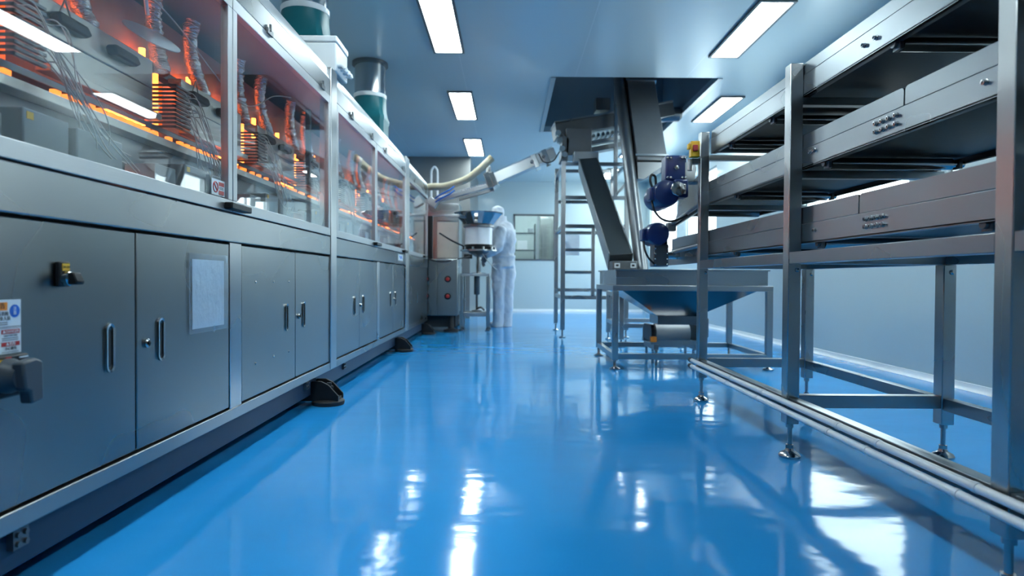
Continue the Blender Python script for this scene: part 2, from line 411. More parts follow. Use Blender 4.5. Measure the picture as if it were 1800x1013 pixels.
# corridor contents behind the viewing window
t = thing('storage_cabinet', 'steel cabinet with twin doors seen through the back wall viewing window', 'cabinet', (0.98, 15.0, 0))
MB().box(0.72, 1.3, 14.8, 15.3, 0.05, 2.2).build('body', 'corridor', t, 0.01)
MB().box(0.73, 1.0, 14.78, 14.8, 0.1, 2.15).build('door', 'corridor', t, 0.005)
MB().box(1.01, 1.29, 14.78, 14.8, 0.1, 2.15).build('door', 'corridor', t, 0.005)
t = thing('equipment_trolley', 'pale wheeled rack with boxes behind the left pane of the viewing window', 'trolley', (0.35, 14.9, 0))
for z in (0.3, 0.85, 1.35, 1.75): MB().box(0.05, 0.62, 14.7, 15.1, z, z+0.03).build('shelf', 'polished', t)
for x in (0.06, 0.6):
    for y in (14.71, 15.08): MB().box(x-.012, x+.012, y-.012, y+.012, 0.0, 2.0).build('post', 'polished', t)
for i, (x, z, s_) in enumerate(((0.2, 0.88, .2), (0.46, 0.88, .16), (0.3, 1.38, .24), (0.5, 1.78, .12))):
    tag(MB().box(x-s_/2, x+s_/2, 14.75, 14.98, z+.002, z+s_*0.9).build('storage_box', ['white_plastic', 'greybox', 'white_plastic', 'greybox'][i], None, 0.006),
        ['white box on the left of the middle rack shelf behind the viewing window', 'grey box on the right of the middle rack shelf behind the viewing window',
         'large white box on the upper rack shelf behind the viewing window', 'small grey box on the top rack shelf behind the viewing window'][i], 'box')

# ------------------------------------------------------------------ ceiling lights
def ceiling_light(x0, x1, y0, y1, label, z=CH):
    t = thing('ceiling_light', label, 'ceiling light', ((x0+x1)/2, (y0+y1)/2, z), 'recessed panel lights')
    f = 0.022; e = MB(); z0, z1 = z-0.02, z-0.001
    e.box(x0-f, x1+f, y0-f, y0, z0, z1); e.box(x0-f, x1+f, y1, y1+f, z0, z1)
    e.box(x0-f, x0, y0, y1, z0, z1); e.box(x1, x1+f, y0, y1, z0, z1)
    e.build('frame', 'steel_dark', t)
    MB().box(x0, x1, y0, y1, z-0.012, z-0.002).build('diffuser', 'fluor', t, smooth=False)
LX = (-0.685, -0.445); RX = (1.87, 2.11)
ceiling_light(*LX, 4.62, 5.78, 'nearest and largest panel light of the row over the aisle, cut by the top edge')
ceiling_light(*LX, 7.03, 8.20, 'middle panel light of the aisle row, beside the second exhaust duct')
ceiling_light(*LX, 9.38, 10.62, 'farthest panel light of the aisle row, above the cream hose')
ceiling_light(*RX, 4.69, 5.85, 'large panel light over the three-tier conveyor, at the top edge')
ceiling_light(2.41, 2.645, 7.14, 8.25, 'panel light just right of the dark ceiling opening')
ceiling_light(*RX, 9.5, 10.68, 'far panel light half hidden behind the tall elevator casing')
ceiling_light(*RX, 11.85, 12.95, 'tiny most distant panel light seen through the support frame')
ceiling_light(*LX, 2.2, 3.36, 'added unseen panel light above the aisle, one place nearer than the frame shows')  # unseen aisle panels, this and the next, added to brighten the room
ceiling_light(*LX, -0.2, 0.96, 'added unseen panel light above the aisle straight over the viewpoint')
ceiling_light(*RX, 2.28, 3.44, 'added out-of-frame panel light above the near part of the three-tier conveyor')  # out-of-frame pair over the conveyor, added for more room light
ceiling_light(*RX, -0.2, 0.96, 'added out-of-frame panel light above the conveyor beside the viewpoint')
for a, nm in ((0.3, 'nearest'), (2.7, 'second'), (5.1, 'third'), (7.5, 'fourth'), (9.9, 'farthest')):  # hidden row added to lift the light on the left of the ceiling
    ceiling_light(-3.55, -3.31, a, a+1.16, nm + ' unseen panel light of the row added behind the long machine')
ceiling_light(0.3, 0.9, 14.0, 14.7, 'panel light in the corridor behind the viewing window', 2.7)

# ------------------------------------------------------------------ the long machine on the left
F = -1.04
mc = thing('production_machine', 'long stainless steel machine with lower cabinet doors and a glazed glowing oven above', 'machine', (-1.7, 4.2, 0))
Y0, Y1 = 0.30, 7.95
MB().box(-2.4, F-0.035, Y0, Y1, 0.062, 0.165).build('plinth', 'plinth', mc)
MB().box(-2.3, F-0.12, Y0, Y1, 0.012, 0.062).build('plinth_gap_shade', 'shadow_gap', mc)  # dark filler standing in for the shaded gap below the plinth
MB().box(-2.4, F+0.004, Y0, Y1, 0.162, 0.205).build('bottom_rail', 'steel_band', mc, 0.003)
MB().box(-2.4, F-0.03, Y0, Y1, 0.205, 0.93).build('carcass', 'shadow_gap', mc)
def oval(m, yc, zc, w, h, x0, x1, seg=10):
    r = w/2; pts = []
    for i in range(seg+1):
        a = PI*i/seg; pts.append((yc+r*math.cos(a), zc+h/2-r+r*math.sin(a)))
    for i in range(seg+1):
        a = PI+PI*i/seg; pts.append((yc+r*math.cos(a), zc-h/2+r+r*math.sin(a)))
    return m.prism(pts, 'x', x0, x1)
def ovalring(m, yc, zc, w, h, t, x0, x1, seg=10):
    def loop(w, h):
        r = w/2; p = []
        for i in range(seg+1): p.append((yc+r*math.cos(PI*i/seg), zc+h/2-r+r*math.sin(PI*i/seg)))
        for i in range(seg+1): p.append((yc-r*math.cos(PI*i/seg), zc-h/2+r-r*math.sin(PI*i/seg)))
        return p
    A, B = loop(w, h), loop(w-2*t, h-2*t); k = len(A)
    vs = [[m.bm.verts.new((x, p[0], p[1])) for p in L] for L, x in ((A, x0), (A, x1), (B, x1-0.001), (B, x0))]
    for q in range(3):
        for i in range(k): m.bm.faces.new((vs[q][i], vs[q][(i+1)%k], vs[q+1][(i+1)%k], vs[q+1][i]))
    return m
def handle(d, y):
    o = ovalring(MB(), y, 0.513, 0.034, 0.128, 0.007, F-0.002, F+0.006).build('handle', 'chrome', d)
    return o
DOORS = [(0.57, 1.157, None, None), (1.165, 1.745, 1.63, None), (1.752, 2.327, 1.869, 1.796), (2.437, 3.045, 2.926, None), (3.052, 3.622, 3.168, 3.09),
         (3.758, 4.345, 4.215, None), (4.352, 4.93, 4.47, 4.395), (5.025, 5.60, 5.49, None), (5.607, 6.2, 5.73, 5.66)]
doors = []
for a, b_, h, k in DOORS:
    d = MB().box(F-0.022, F, a, b_, 0.213, 0.822).build('door', 'steel_door', mc, 0.003)
    doors.append(d)
    if h:
        oval(MB(), h, 0.513, 0.017, 0.098, F-0.001, F+0.0012).build('handle_recess_shade', 'shadow_gap', d)  # dark oval laid on the door face in place of recess shade
        handle(d, h)
    if k:
        lk = MB(); lk.lathe([(0.013, 0), (0.013, 0.006), (0.009, 0.009), (0.009, 0.007)], (F, k, 0.509), 'x', 20)
        lk.build('lock', 'chrome', d)
        MB().lathe([(0.0055, 0), (0.0055, 0.012), (0.004, 0.013)], (F, k, 0.509), 'x', 14).build('lock_core', 'black', d)
for y, z in ((2.57, .68), (2.765, .68), (2.955, .68), (2.57, .345), (2.765, .35), (2.955, .35)):
    MB().lathe([(0.006, 0), (0.006, 0.002), (0.002, 0.004)], (F, y, z), 'x', 10).build('rivet', 'chrome', doors[3])
for a, b_ in ((2.332, 2.432), (4.936, 5.02)):
    MB().box(F-0.03, F+0.002, a, b_, 0.205, 0.828).build('divider', 'steel_v', mc, 0.002)
MB().box(F-0.03, F, 6.46, 7.94, 0.205, 0.828).build('end_panel', 'steel_door', mc, 0.003)
for a, b_ in ((Y0, 3.628), (3.752, 6.248), (6.452, Y1)):
    MB().box(F-0.03, F+0.004, a, b_, 0.83, 0.938).build('upper_band', 'steel_band', mc, 0.004)
    MB().box(F-0.03, F+0.004, a, b_, 1.745, 1.838).build('lintel_band', 'steel_band', mc, 0.003)
    cw = MB(); cw.prism([(F-0.03, 1.84), (F+0.002, 1.84), (F-0.012, 1.905), (F-0.022, 1.915), (F-0.04, 1.915)], 'y', a, b_)
    cw.build('cowl', 'alu', mc)
for a, b_ in ((3.63, 3.75), (6.25, 6.45)):
    MB().box(F-0.06, F+0.008, a, b_, 0.165, 1.915).build('tall_post', 'steel_v', mc, 0.004)
MB().box(-2.4, F-0.04, Y0, Y1, 1.895, 1.913).build('roof_panel', 'greybox', mc)
MB().box(-2.42, -2.40, Y0, Y1, 0.165, 1.913).build('rear_panel', 'grey_metal', mc)
MB().box(-2.4, -1.52, Y1-0.02, Y1, 0.93, 1.895).build('end_wall', 'grey_metal', mc)
MB().box(-1.52, F-0.03, Y1-0.02, Y1, 1.745, 1.895).build('end_wall', 'grey_metal', mc)
MB().box(-1.52, F-0.03, Y1-0.012, Y1-0.007, 0.94, 1.745).build('end_pane', 'glass', mc, smooth=False)
MB().box(-2.4, F-0.03, Y0, Y0+0.02, 0.93, 1.895).build('end_wall', 'grey_metal', mc)
# glazed doors
def gdoor(a, b_, latch):
    z0, z1, s, x0, x1 = 0.942, 1.742, 0.036, F-0.022, F+0.006
    g = MB()
    g.box(x0, x1, a, b_, z0, z0+0.043); g.box(x0, x1, a, b_, z1-0.045, z1)
    g.box(x0, x1, a, a+s, z0+0.043, z1-0.045); g.box(x0, x1, b_-s, b_, z0+0.043, z1-0.045)
    fr = g.build('glazed_door', 'alu', mc, 0.002)
    p = MB().box(F-0.011, F-0.006, a+s-0.004, b_-s+0.004, z0+0.04, z1-0.042).build('pane', 'glass', fr, smooth=False)
    if latch:
        q = MB(); q.box(F+0.006, F+0.036, latch-0.09, latch+0.085, 0.947, 0.972); q.build('latch', 'black', fr, 0.004)
    for yy in (a+0.35, b_-0.16):
        h = MB(); h.box(F+0.004, F+0.014, yy-0.03, yy+0.03, z1-0.006, z1+0.018); h.cyl((F+0.012, yy, z1+0.01), (F+0.012, yy, z1+0.04), 0.005)
        h.build('hinge', 'grey_metal', fr, 0.001)
    return fr, p
W1 = gdoor(0.5, 2.345, 2.365); W2 = gdoor(2.35, 3.622, None); gdoor(3.757, 4.865, 4.86); gdoor(4.87, 6.243, 6.15); gdoor(6.457, 7.93, 7.6)
# prohibition sticker on the first pane
st = lab(MB().box(F-0.006, F-0.0052, 2.205, 2.305, 0.992, 1.048).build('warning_sticker', 'sticker', mc, smooth=False), 'small white and red prohibition sticker')
rg = MB(); pts = [(F-0.0049, 2.232+0.018*math.cos(2*PI*i/24), 1.02+0.018*math.sin(2*PI*i/24)) for i in range(25)]
rg.tube(pts, 0.0022, 6, False); rg.bar((F-0.0049, 2.22, 1.032), (F-0.0049, 2.244, 1.008), 0.004, 0.004)
rg.build('prohibition_symbol', 'red', st)
for z in (1.034, 1.004): MB().box(F-0.0052, F-0.0047, 2.257, 2.298, z-0.007, z+0.007).build('red_strip', 'red', st, smooth=False)
for z in (1.022, 1.017, 0.996): MB().box(F-0.0052, F-0.0047, 2.259, 2.292, z-0.001, z+0.001).build('text_line', 'ink', st, smooth=False)
st = lab(MB().box(F+0.004, F+0.0048, 5.84, 6.10, 0.865, 0.925).build('notice_sticker', 'sticker', mc, smooth=False), 'small pale sticker with cyan mark')
MB().tube([(F+0.005, 5.90+0.018*i, 0.895+0.015*math.sin(i*1.3)) for i in range(9)], 0.004, 6).build('cyan_mark', 'bluehose', st)
# door furniture near the left edge
sw = lab(MB().box(F, F+0.012, 1.436, 1.472, 0.675, 0.733).build('selector_switch', 'black', doors[1], 0.003), 'black selector switch with yellow tag')
sw.parent = mc
MB().box(F+0.012, F+0.0135, 1.444, 1.467, 0.712, 0.729).build('yellow_tag', 'yellow', sw, smooth=False)
text(sw, 'ON OFF', 0.007, (F+0.0138, 1.4555, 0.7205), (PI/2, 0, PI/2), 'ink')
MB().lathe([(0.017, 0.01), (0.017, 0.024), (0.014, 0.028)], (F, 1.455, 0.694), 'x', 22).build('collar', 'chrome', sw)
kb = MB(); kb.prism([(F+0.026, 0.680), (F+0.046, 0.680), (F+0.049, 0.687), (F+0.040, 0.708), (F+0.026, 0.708)], 'y', 1.440, 1.468); kb.build('knob', 'black', sw, 0.003)
# safety label
lb = lab(MB().box(F, F+0.0008, 1.225, 1.336, 0.538, 0.650).build('safety_label', 'sticker', mc, smooth=False), 'white safety label with orange, blue and red prints')
x = F+0.001; rt = (PI/2, 0, PI/2)
def flat(y0, y1, z0, z1, m, n): return MB().box(F+0.0006, F+0.0012, y0, y1, z0, z1).build(n, m, lb, smooth=False)
flat(1.232, 1.300, 0.628, 0.645, 'orange', 'orange_header'); text(lb, '\u8b66 \u544a', 0.013, (F+0.0014, 1.279, 0.637), rt, 'ink')
dsc = MB(); dsc.lathe([(0.0135, 0.0006), (0.0135, 0.0013)], (F, 1.319, 0.626), 'x', 26); dsc.build('blue_disc', 'blueprint', lb)
text(lb, '\u6ce8\n\u610f', 0.009, (F+0.0016, 1.319, 0.626), rt, 'sticker')
text(lb, '\u9ad8\u538b\u5371\u9669', 0.0095, (F+0.0014, 1.284, 0.621), rt, 'ink'); text(lb, '\u975e\u4e13\u4e1a\u4eba\u5458', 0.0095, (F+0.0014, 1.284, 0.611), rt, 'ink')
for z in (0.603, 0.599): flat(1.25, 1.30, z-0.0007, z+0.0007, 'ink', 'text_line')
for z in (0.594, 0.5915): flat(1.225, 1.336, z-0.0004, z+0.0004, 'ink', 'divider_line')
flat(1.284, 1.332, 0.579, 0.588, 'red', 'red_header'); text(lb, '\u25b2DANGER', 0.0085, (F+0.0014, 1.308, 0.5835), rt, 'sticker')
text(lb, 'HIGH VOLTAGE', 0.005, (F+0.0014, 1.308, 0.575), rt, 'ink')
for z in (0.570, 0.566): flat(1.286, 1.328, z-0.0006, z+0.0006, 'ink', 'text_line')
flat(1.284, 1.332, 0.553, 0.562, 'red', 'red_header'); text(lb, '\u25b2\u5371\u9669', 0.0085, (F+0.0014, 1.308, 0.5575), rt, 'sticker')
text(lb, '\u5c0f\u5fc3\u89e6\u7535', 0.0075, (F+0.0014, 1.308, 0.548), rt, 'ink')
flat(1.286, 1.330, 0.5407, 0.5415, 'ink', 'text_line')
tri = MB(); tri.prism([(1.236, 0.556), (1.276, 0.556), (1.256, 0.588)], 'x', F+0.0006, F+0.0012); tri.build('hazard_triangle', 'yellow', lb)
# rotary isolator
iso = lab(MB().box(F, F+0.010, 1.232, 1.347, 0.448, 0.535).build('isolator_switch', 'black', mc, 0.004), 'grey rotary isolator handle on black plate')
M['iso'] = mat('slate_plastic', (0.055, 0.065, 0.078), 0.4, 0, 0.1, (20, 20, 20))
MB().lathe([(0.036, 0.01), (0.036, 0.018), (0.030, 0.030), (0.028, 0.044)], (F, 1.287, 0.494), 'x', 28).build('hub', 'iso', iso)
gp = MB(); gp.prism([(1.262, 0.524), (1.298, 0.530), (1.318, 0.522), (1.320, 0.440), (1.286, 0.436), (1.282, 0.462), (1.270, 0.468)], 'x', F+0.036, F+0.062)
gp.build('grip', 'iso', iso, 0.005)
MB().box(F+0.0105, F+0.0115, 1.262, 1.276, 0.518, 0.528).build('yellow_mark', 'yellow', iso, smooth=False)
MB().box(F+0.0105, F+0.0115, 1.283, 1.297, 0.524, 0.532).build('red_mark', 'red', iso, smooth=False)
MB().box(F+0.0105, F+0.0115, 1.318, 1.342, 0.527, 0.530).build('white_mark', 'sticker', iso, smooth=False)
# document sleeve (taped to the second door)
sl = thing('document_sleeve', 'clear plastic sleeve with blank white paper taped to a cabinet door', 'document sleeve', (F, 2.17, 0.51))
pp = MB(); n = 8
pp.box(F+0.002, F+0.004, 2.052, 2.278, 0.527, 0.758); pp.build('paper', 'paper', sl, smooth=False)
MB().box(F+0.0045, F+0.0055, 2.03, 2.305, 0.512, 0.778).build('sleeve', 'film', sl, smooth=False)
for y, z in ((2.038, .74), (2.038, .55), (2.297, .76), (2.2, .518)):
    MB().box(F+0.0056, F+0.0062, y-0.008, y+0.008, z-0.012, z+0.012).build('tape', 'film', sl, smooth=False)
# black vibration feet, plinth brackets
for y in (3.45, 5.95, 8.0-0.25, 1.0):
    ft = MB(); xo = F+0.0
    ft.lathe([(0.085, 0.001), (0.088, 0.012), (0.088, 0.022), (0.078, 0.03), (0.03, 0.034)], (F+0.045, y, 0), 'z', 28)
    fo = ft.build('foot', 'rubber', mc)
    br = MB(); br.prism([(F-0.10, 0.028), (F+0.115, 0.028), (F+0.115, 0.055), (F+0.06, 0.115), (F+0.02, 0.135), (F-0.03, 0.135), (F-0.10, 0.06)], 'y', y-0.055, y-0.04)
    br.prism([(F-0.10, 0.028), (F+0.115, 0.028), (F+0.115, 0.055), (F+0.06, 0.115), (F+0.02, 0.135), (F-0.03, 0.135), (F-0.10, 0.06)], 'y', y+0.04, y+0.055)
    br.box(F-0.10, F+0.11, y-0.05, y+0.05, 0.026, 0.044)
    br.cyl((F+0.05, y, 0.03), (F+0.05, y, 0.12), 0.014, None, 12); br.lathe([(0.024, 0.085), (0.024, 0.102)], (F+0.05, y, 0), 'z', 6)
    br.build('bracket', 'black', fo, 0.002)
for y in (1.36, 3.30, 4.05):
    q = MB(); q.box(F-0.035, F-0.02, y-0.022, y+0.022, 0.108, 0.15)
    for dy in (-.011, .011):
        for z in (.119, .139): q.cyl((F-0.022, y+dy, z), (F-0.014, y+dy, z), 0.006, None, 10)
    q.build('bolt_plate', 'grey_metal', mc)
# ---- the oven behind the glass
MB().box(-2.38, F-0.035, Y0+0.03, Y1-0.03, 0.931, 0.945).build('oven_deck', 'steel_dark', mc)
MB().box(-1.52, -1.50, Y0+0.03, Y1-0.03, 0.945, 1.80).build('oven_back', 'oven', mc)
MB().box(-1.28, -1.19, Y0+0.1, Y1-0.1, 1.150, 1.176).build('lamp_rail', 'plate', mc, 0.002)
MB().box(-1.28, -1.235, Y0+0.1, Y1-0.1, 1.208, 1.228).build('lamp_rail', 'steel_dark', mc, 0.002)
MB().box(-1.28, -1.24, Y0+0.1, Y1-0.1, 1.04, 1.150).build('lower_plate', 'steel_dark', mc, 0.002)
MB().box(-1.36, -1.32, Y0+0.1, Y1-0.1, 1.455, 1.485).build('upper_rail', 'steel_dark', mc, 0.002)
for k in range(-1, 9):
    y = 1.55 + 0.72*k
    if y < 0.6 or y > 7.4: continue
    gs = MB(); yy = y+0.02
    while yy < y+0.70:
        if R.random() < 0.85: gs.box(-1.215, -1.20, yy, yy+0.024, 1.180, 1.193)
        yy += 0.046
    gs.build('heater_strip', 'glow', mc, smooth=False)
    g = MB(); g.box(-1.232, -1.222, y+0.36, y+0.56, 1.204, 1.207); g.build('heater_lamp', 'lamp', mc, smooth=False)
    pl = MB(); pl.box(-1.26, -1.248, y+0.12, y+0.65, 1.265, 1.445); pl.box(-1.26, -1.215, y+0.12, y+0.65, 1.243, 1.265); pl.box(-1.30, -1.248, y+0.12, y+0.65, 1.437, 1.452)
    pl.box(-1.262, -1.244, y+0.12, y+0.65, 1.352, 1.358)
    rp = pl.build('reflector_plate', 'plate', mc, 0.003)
    for dy in (0.22, 0.46):
        hd = MB(); hd.prism([(y+dy-0.06, 1.385), (y+dy+0.05, 1.385), (y+dy+0.07, 1.398), (y+dy+0.05, 1.418), (y+dy-0.06, 1.418), (y+dy-0.07, 1.405)], 'x', -1.248, -1.215)
        hd.build('handle', 'black', rp, 0.006)
    tr = MB(); q = [(-1.235, y+0.18, 1.42), (-1.235, y+0.225, 1.42), (-1.235, y+0.20, 1.465), (-1.235, y+0.18, 1.42)]
    tr.tube(q, 0.003, 6); tr.build('lifting_hook', 'plate', rp)
    cm = MB()
    for i in range(11):
        z = 1.225+0.0145*i
        cm.box(-1.29, -1.175, y-0.055, y-0.05, z, z+0.0075); cm.box(-1.185, -1.175, y-0.055, y+0.05, z, z+0.0075)
    cm.build('lamp_stack', 'steel_dark', mc)
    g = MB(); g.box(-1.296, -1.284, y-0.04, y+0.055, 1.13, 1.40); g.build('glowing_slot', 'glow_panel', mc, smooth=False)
    g = MB(); g.cyl((-1.262, y-0.03, 1.15), (-1.262, y-0.03, 1.42), 0.010, None, 10); g.build('heater_lamp', 'glow_hot', mc)
    # lamps between the hoses warm the upper chamber
    for dy in (0.22, 0.58):
        g = MB(); g.cyl((-1.455, y+dy, 1.49), (-1.455, y+dy, 1.60), 0.012, None, 10); g.build('heater_lamp', 'lamp', mc)
    for dy in (0.06, 0.36):
        ps = []; rs = []
        for i in range(26):
            u = i/25
            ps.append((-1.29-0.04*math.sin(u*2.6), y+dy+0.025*math.sin(u*3+dy*5), 1.455+0.30*u)); rs.append(0.027+0.004*(i % 2)+R.uniform(-.003, .003))
        MB().tube(ps, rs, 16).build('foil_hose', 'foil', mc, ang=60)
    for dy, w_, z0, z1 in ((-0.10, 0.15, 0.985, 1.09), (0.08, 0.19, 0.975, 1.085), (0.44, 0.12, 0.965, 1.06)):
        bx = MB(); bx.box(-1.22, -1.12, y+dy, y+dy+w_, z0, z1); bb = bx.build('relay_box', 'greybox', mc, 0.004)
        if dy < 0: MB().box(-1.12, -1.1185, y+dy+0.01, y+dy+0.03, z1-0.025, z1-0.008).build('yellow_sticker', 'yellow', bb, smooth=False)
    wr = MB()
    for i in range(13):
        a0 = (-1.18+R.uniform(-.02, .01), y+R.uniform(-.05, .06), 1.235+0.011*i)
        e0 = (-1.13+R.uniform(-.04, .03), y+R.uniform(0.12, 0.34), 1.02+R.uniform(-.02, .05))
        m0 = (-1.12+R.uniform(-.02, .03), (a0[1]+e0[1])/2+R.uniform(-.05, .05), R.uniform(1.05, 1.15))
        wr.tube(bez([a0, (a0[0]+0.04, a0[1]+0.03, a0[2]-0.02), m0, e0], 7), 0.0018, 5)
    wr.build('wire_bundle', 'wire', mc)
    if k % 2 == 0:
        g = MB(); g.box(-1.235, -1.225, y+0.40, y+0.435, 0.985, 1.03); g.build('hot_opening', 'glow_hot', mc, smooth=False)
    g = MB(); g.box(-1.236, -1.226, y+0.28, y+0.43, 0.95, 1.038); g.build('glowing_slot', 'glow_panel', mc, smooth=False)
M['disc'] = glassmat('frosted_cover', (0.62, 0.66, 0.70), 1.45, 0.25, 0.75)
dc = MB(); dc.lathe([(0.0, 0.010), (0.03, 0.010), (0.07, 0.004), (0.088, 0.0), (0.088, -0.003), (0.07, 0.001), (0.03, 0.007), (0.0, 0.007)], (0, 0, 0), 'z', 36, cap=False)
bmesh.ops.transform(dc.bm, matrix=Matrix.Translation((-1.17, 2.06, 1.485)) @ Euler((0.35, 0.55, 0.2)).to_matrix().to_4x4(), verts=dc.bm.verts)
dc.build('round_cover', 'disc', mc, ang=60)
MB().tube(bez([(-1.24, 1.75, 1.66), (-1.17, 1.85, 1.65), (-1.13, 1.93, 1.60), (-1.15, 2.0, 1.53)], 8), 0.006, 8).build('white_tube', 'pipe', mc)
MB().tube(bez([(-1.25, 1.4, 1.72), (-1.22, 1.75, 1.66), (-1.20, 2.2, 1.62), (-1.24, 2.9, 1.50), (-1.2, 3.2, 1.62), (-1.22, 3.5, 1.70)], 10), 0.003, 6).build('cable', 'wire', mc)
MB().box(F-0.055, F-0.03, 3.36, 3.39, 1.20, 1.60).build('damper', 'black', mc, 0.004)

# exhaust ducts, roof box
def duct(y, label):
    t = thing('exhaust_duct', label, 'duct', (-1.365, y, 1.914), 'exhaust ducts on the machine roof')
    s_ = MB(); k = 28; rings = []
    for z, half, sq in ((1.914, 0.155, 1), (2.20, 0.155, 1), (2.22, 0.162, 1), (2.25, 0.162, 1), (2.27, 0.154, 0.95), (2.36, 0.152, 0.45), (2.41, 0.152, 0.1), (2.45, 0.152, 0)):
        ring = []
        for j in range(k):
            a = 2*PI*j/k; cx, sy = math.cos(a), math.sin(a); m_ = max(abs(cx), abs(sy))
            r = half*((1-sq)+sq/m_)
            ring.append(s_.bm.verts.new((-1.365+cx*r, y+sy*r, z)))
        rings.append(ring)
    for i in range(len(rings)-1):
        for j in range(k): s_.bm.faces.new((rings[i][j], rings[i][(j+1)%k], rings[i+1][(j+1)%k], rings[i+1][j]))
    s_.bm.faces.new(rings[0]); s_.bm.faces.new(rings[-1][::-1])
    s_.build('flexible_sleeve', 'teal', t)
    MB().lathe([(0.154, 2.44), (0.157, 2.445), (0.157, 2.475), (0.150, 2.48)], (-1.365, y, 0), 'z', 32).build('clamp', 'white_plastic', t)
    MB().lathe([(0.148, 2.455), (0.148, CH-0.03)], (-1.365, y, 0), 'z', 40).build('pipe', 'polished', t)
    MB().lathe([(0.148, CH-0.035), (0.172, CH-0.03), (0.172, CH-0.002)], (-1.365, y, 0), 'z', 40).build('flange', 'grey_metal', t)
duct(4.19, 'steel exhaust duct with teal sleeve behind the white junction box'); duct(6.13, 'steel exhaust duct with teal sleeve farther down the machine roof')
jb = thing('junction_box', 'white plastic junction box with cable glands on the machine roof edge', 'junction box', (-1.14, 3.85, 1.92))
MB().box(-1.26, -1.03, 3.72, 3.98, 1.922, 2.09).build('body', 'white_plastic', jb, 0.008)
MB().box(-1.265, -1.025, 3.715, 3.985, 2.092, 2.13).build('lid', 'white_plastic', jb, 0.008)
for y in (3.76, 3.82, 3.88, 3.94):
    MB().tube([(-1.03, y, 1.965), (-1.012, y, 1.965), (-1.0, y, 1.960), (-0.992, y, 1.945)], [0.017, 0.019, 0.016, 0.010], 12).build('cable_gland', 'white_plastic', jb)

# ------------------------------------------------------------------ control cabinet at the machine's far end
cc = thing('control_cabinet', 'tall steel control cabinet with four red knobs at the far end of the machine', 'cabinet', (-0.95, 8.6, 0))
MB().box(-1.30, -0.66, 8.03, 8.30, 0.22, 0.945).build('body', 'steel_door', cc, 0.005)
MB().box(-1.17, -0.93, 8.01, 8.03, 0.225, 0.94).build('door', 'steel_door', cc, 0.004)
MB().box(-0.92, -0.665, 8.01, 8.03, 0.225, 0.94).build('door', 'steel_door', cc, 0.004)
MB().box(-1.22, -0.72, 8.96, 9.5, 0.22, 1.77).build('upper_body', 'steel', cc, 0.005)
MB().box(-1.30, -0.75, 8.30, 8.96, 0.22, 0.9).build('body', 'steel_door', cc, 0.005)
MB().box(-1.03, -0.735, 8.945, 8.96, 0.99, 1.50).build('upper_door', 'plate', cc, 0.003)
MB().box(-1.03, -0.735, 8.945, 8.96, 1.52, 1.75).build('upper_door', 'steel', cc, 0.003)
MB().box(-1.06, -0.99, 8.05, 8.12, 0.947, 1.5).build('cable_post', 'black', cc, 0.004)
for x in (-1.06, -0.785):
    for z in (0.47, 0.69):
        k_ = MB().lathe([(0.042, 0.0), (0.042, -0.012), (0.034, -0.018)], (x, 8.01, z), 'y', 22).build('knob', 'black', cc)
        MB().lathe([(0.024, -0.016), (0.024, -0.030), (0.018, -0.034)], (x, 8.01, z), 'y', 20).build('red_cap', 'red', k_)
for x, y in ((-1.2, 8.12), (-0.75, 8.12), (-1.2, 9.3), (-0.78, 9.3)):
    MB().lathe([(0.10, 0.001), (0.10, 0.03), (0.04, 0.05), (0.03, 0.219)], (x, y, 0), 'z', 18).build('foot', 'rubber', cc)
MB().box(-1.28, -0.70, 8.2, 8.95, 0.06, 0.218).build('base', 'shadow_gap', cc)
MB().tube(bez([(-1.12, 8.0, 0.98), (-0.98, 7.97, 0.93), (-0.82, 7.98, 0.915), (-0.62, 8.1, 0.96), (-0.52, 8.25, 0.99)], 8), 0.008, 8).build('cable', 'black', cc)

# ------------------------------------------------------------------ bowl feeder and its stand
fs = thing('feeder_stand', 'small square steel stand under the bowl feeder', 'stand', (-0.45, 8.56, 0))
for x in (-0.635, -0.285):
    for y in (8.37, 8.73):
        lg = MB().box(x-0.022, x+0.022, y-0.022, y+0.022, 0.05, 0.73).build('leg', 'steel_v', fs, 0.002)
        MB().lathe([(0.035, 0.0), (0.035, 0.01), (0.012, 0.02), (0.010, 0.05)], (x, y, 0), 'z', 16).build('foot', 'steel_dark', lg)
MB().box(-0.657, -0.263, 8.348, 8.752, 0.732, 0.765).build('top_plate', 'steel', fs, 0.003)
for y in (8.37, 8.73): MB().box(-0.613, -0.307, y-0.02, y+0.02, 0.19, 0.24).build('cross_rail', 'steel', fs, 0.002)
for x in (-0.635, -0.285): MB().box(x-0.02, x+0.02, 8.392, 8.708, 0.19, 0.24).build('cross_rail', 'steel', fs, 0.002)
MB().box(-0.61, -0.31, 8.39, 8.71, 0.24, 0.25).build('shelf', 'steel', fs)
ac = thing('lifting_jack', 'slim jack with grey cylinder and dark rod on the stand shelf', 'jack', (-0.44, 8.55, 0.251))
MB().lathe([(0.07, 0.252), (0.07, 0.262), (0.02, 0.275)], (-0.44, 8.55, 0), 'z', 20).build('base', 'steel_dark', ac)
MB().cyl((-0.44, 8.55, 0.27), (-0.44, 8.55, 0.49), 0.016).build('rod', 'steel_dark', ac)
MB().lathe([(0.035, 0.48), (0.04, 0.49), (0.04, 0.725), (0.035, 0.73)], (-0.44, 8.55, 0), 'z', 20).build('cylinder', 'grey_metal', ac)
MB().tube(bez([(-0.44, 8.5, 0.29), (-0.38, 8.45, 0.31), (-0.33, 8.45, 0.27)], 6), 0.014, 8).build('lever', 'steel_dark', ac)
bf = thing('bowl_feeder', 'vibrating bowl feeder, blue-mirroring steel cone on a pale drum', 'feeder', (-0.42, 8.55, 0.766))
bc = (-0.42, 8.55, 0)
MB().lathe([(0.10, 0.767), (0.10, 0.775), (0.034, 0.785), (0.034, 1.04)], bc, 'z', 20).build('column', 'polished', bf)
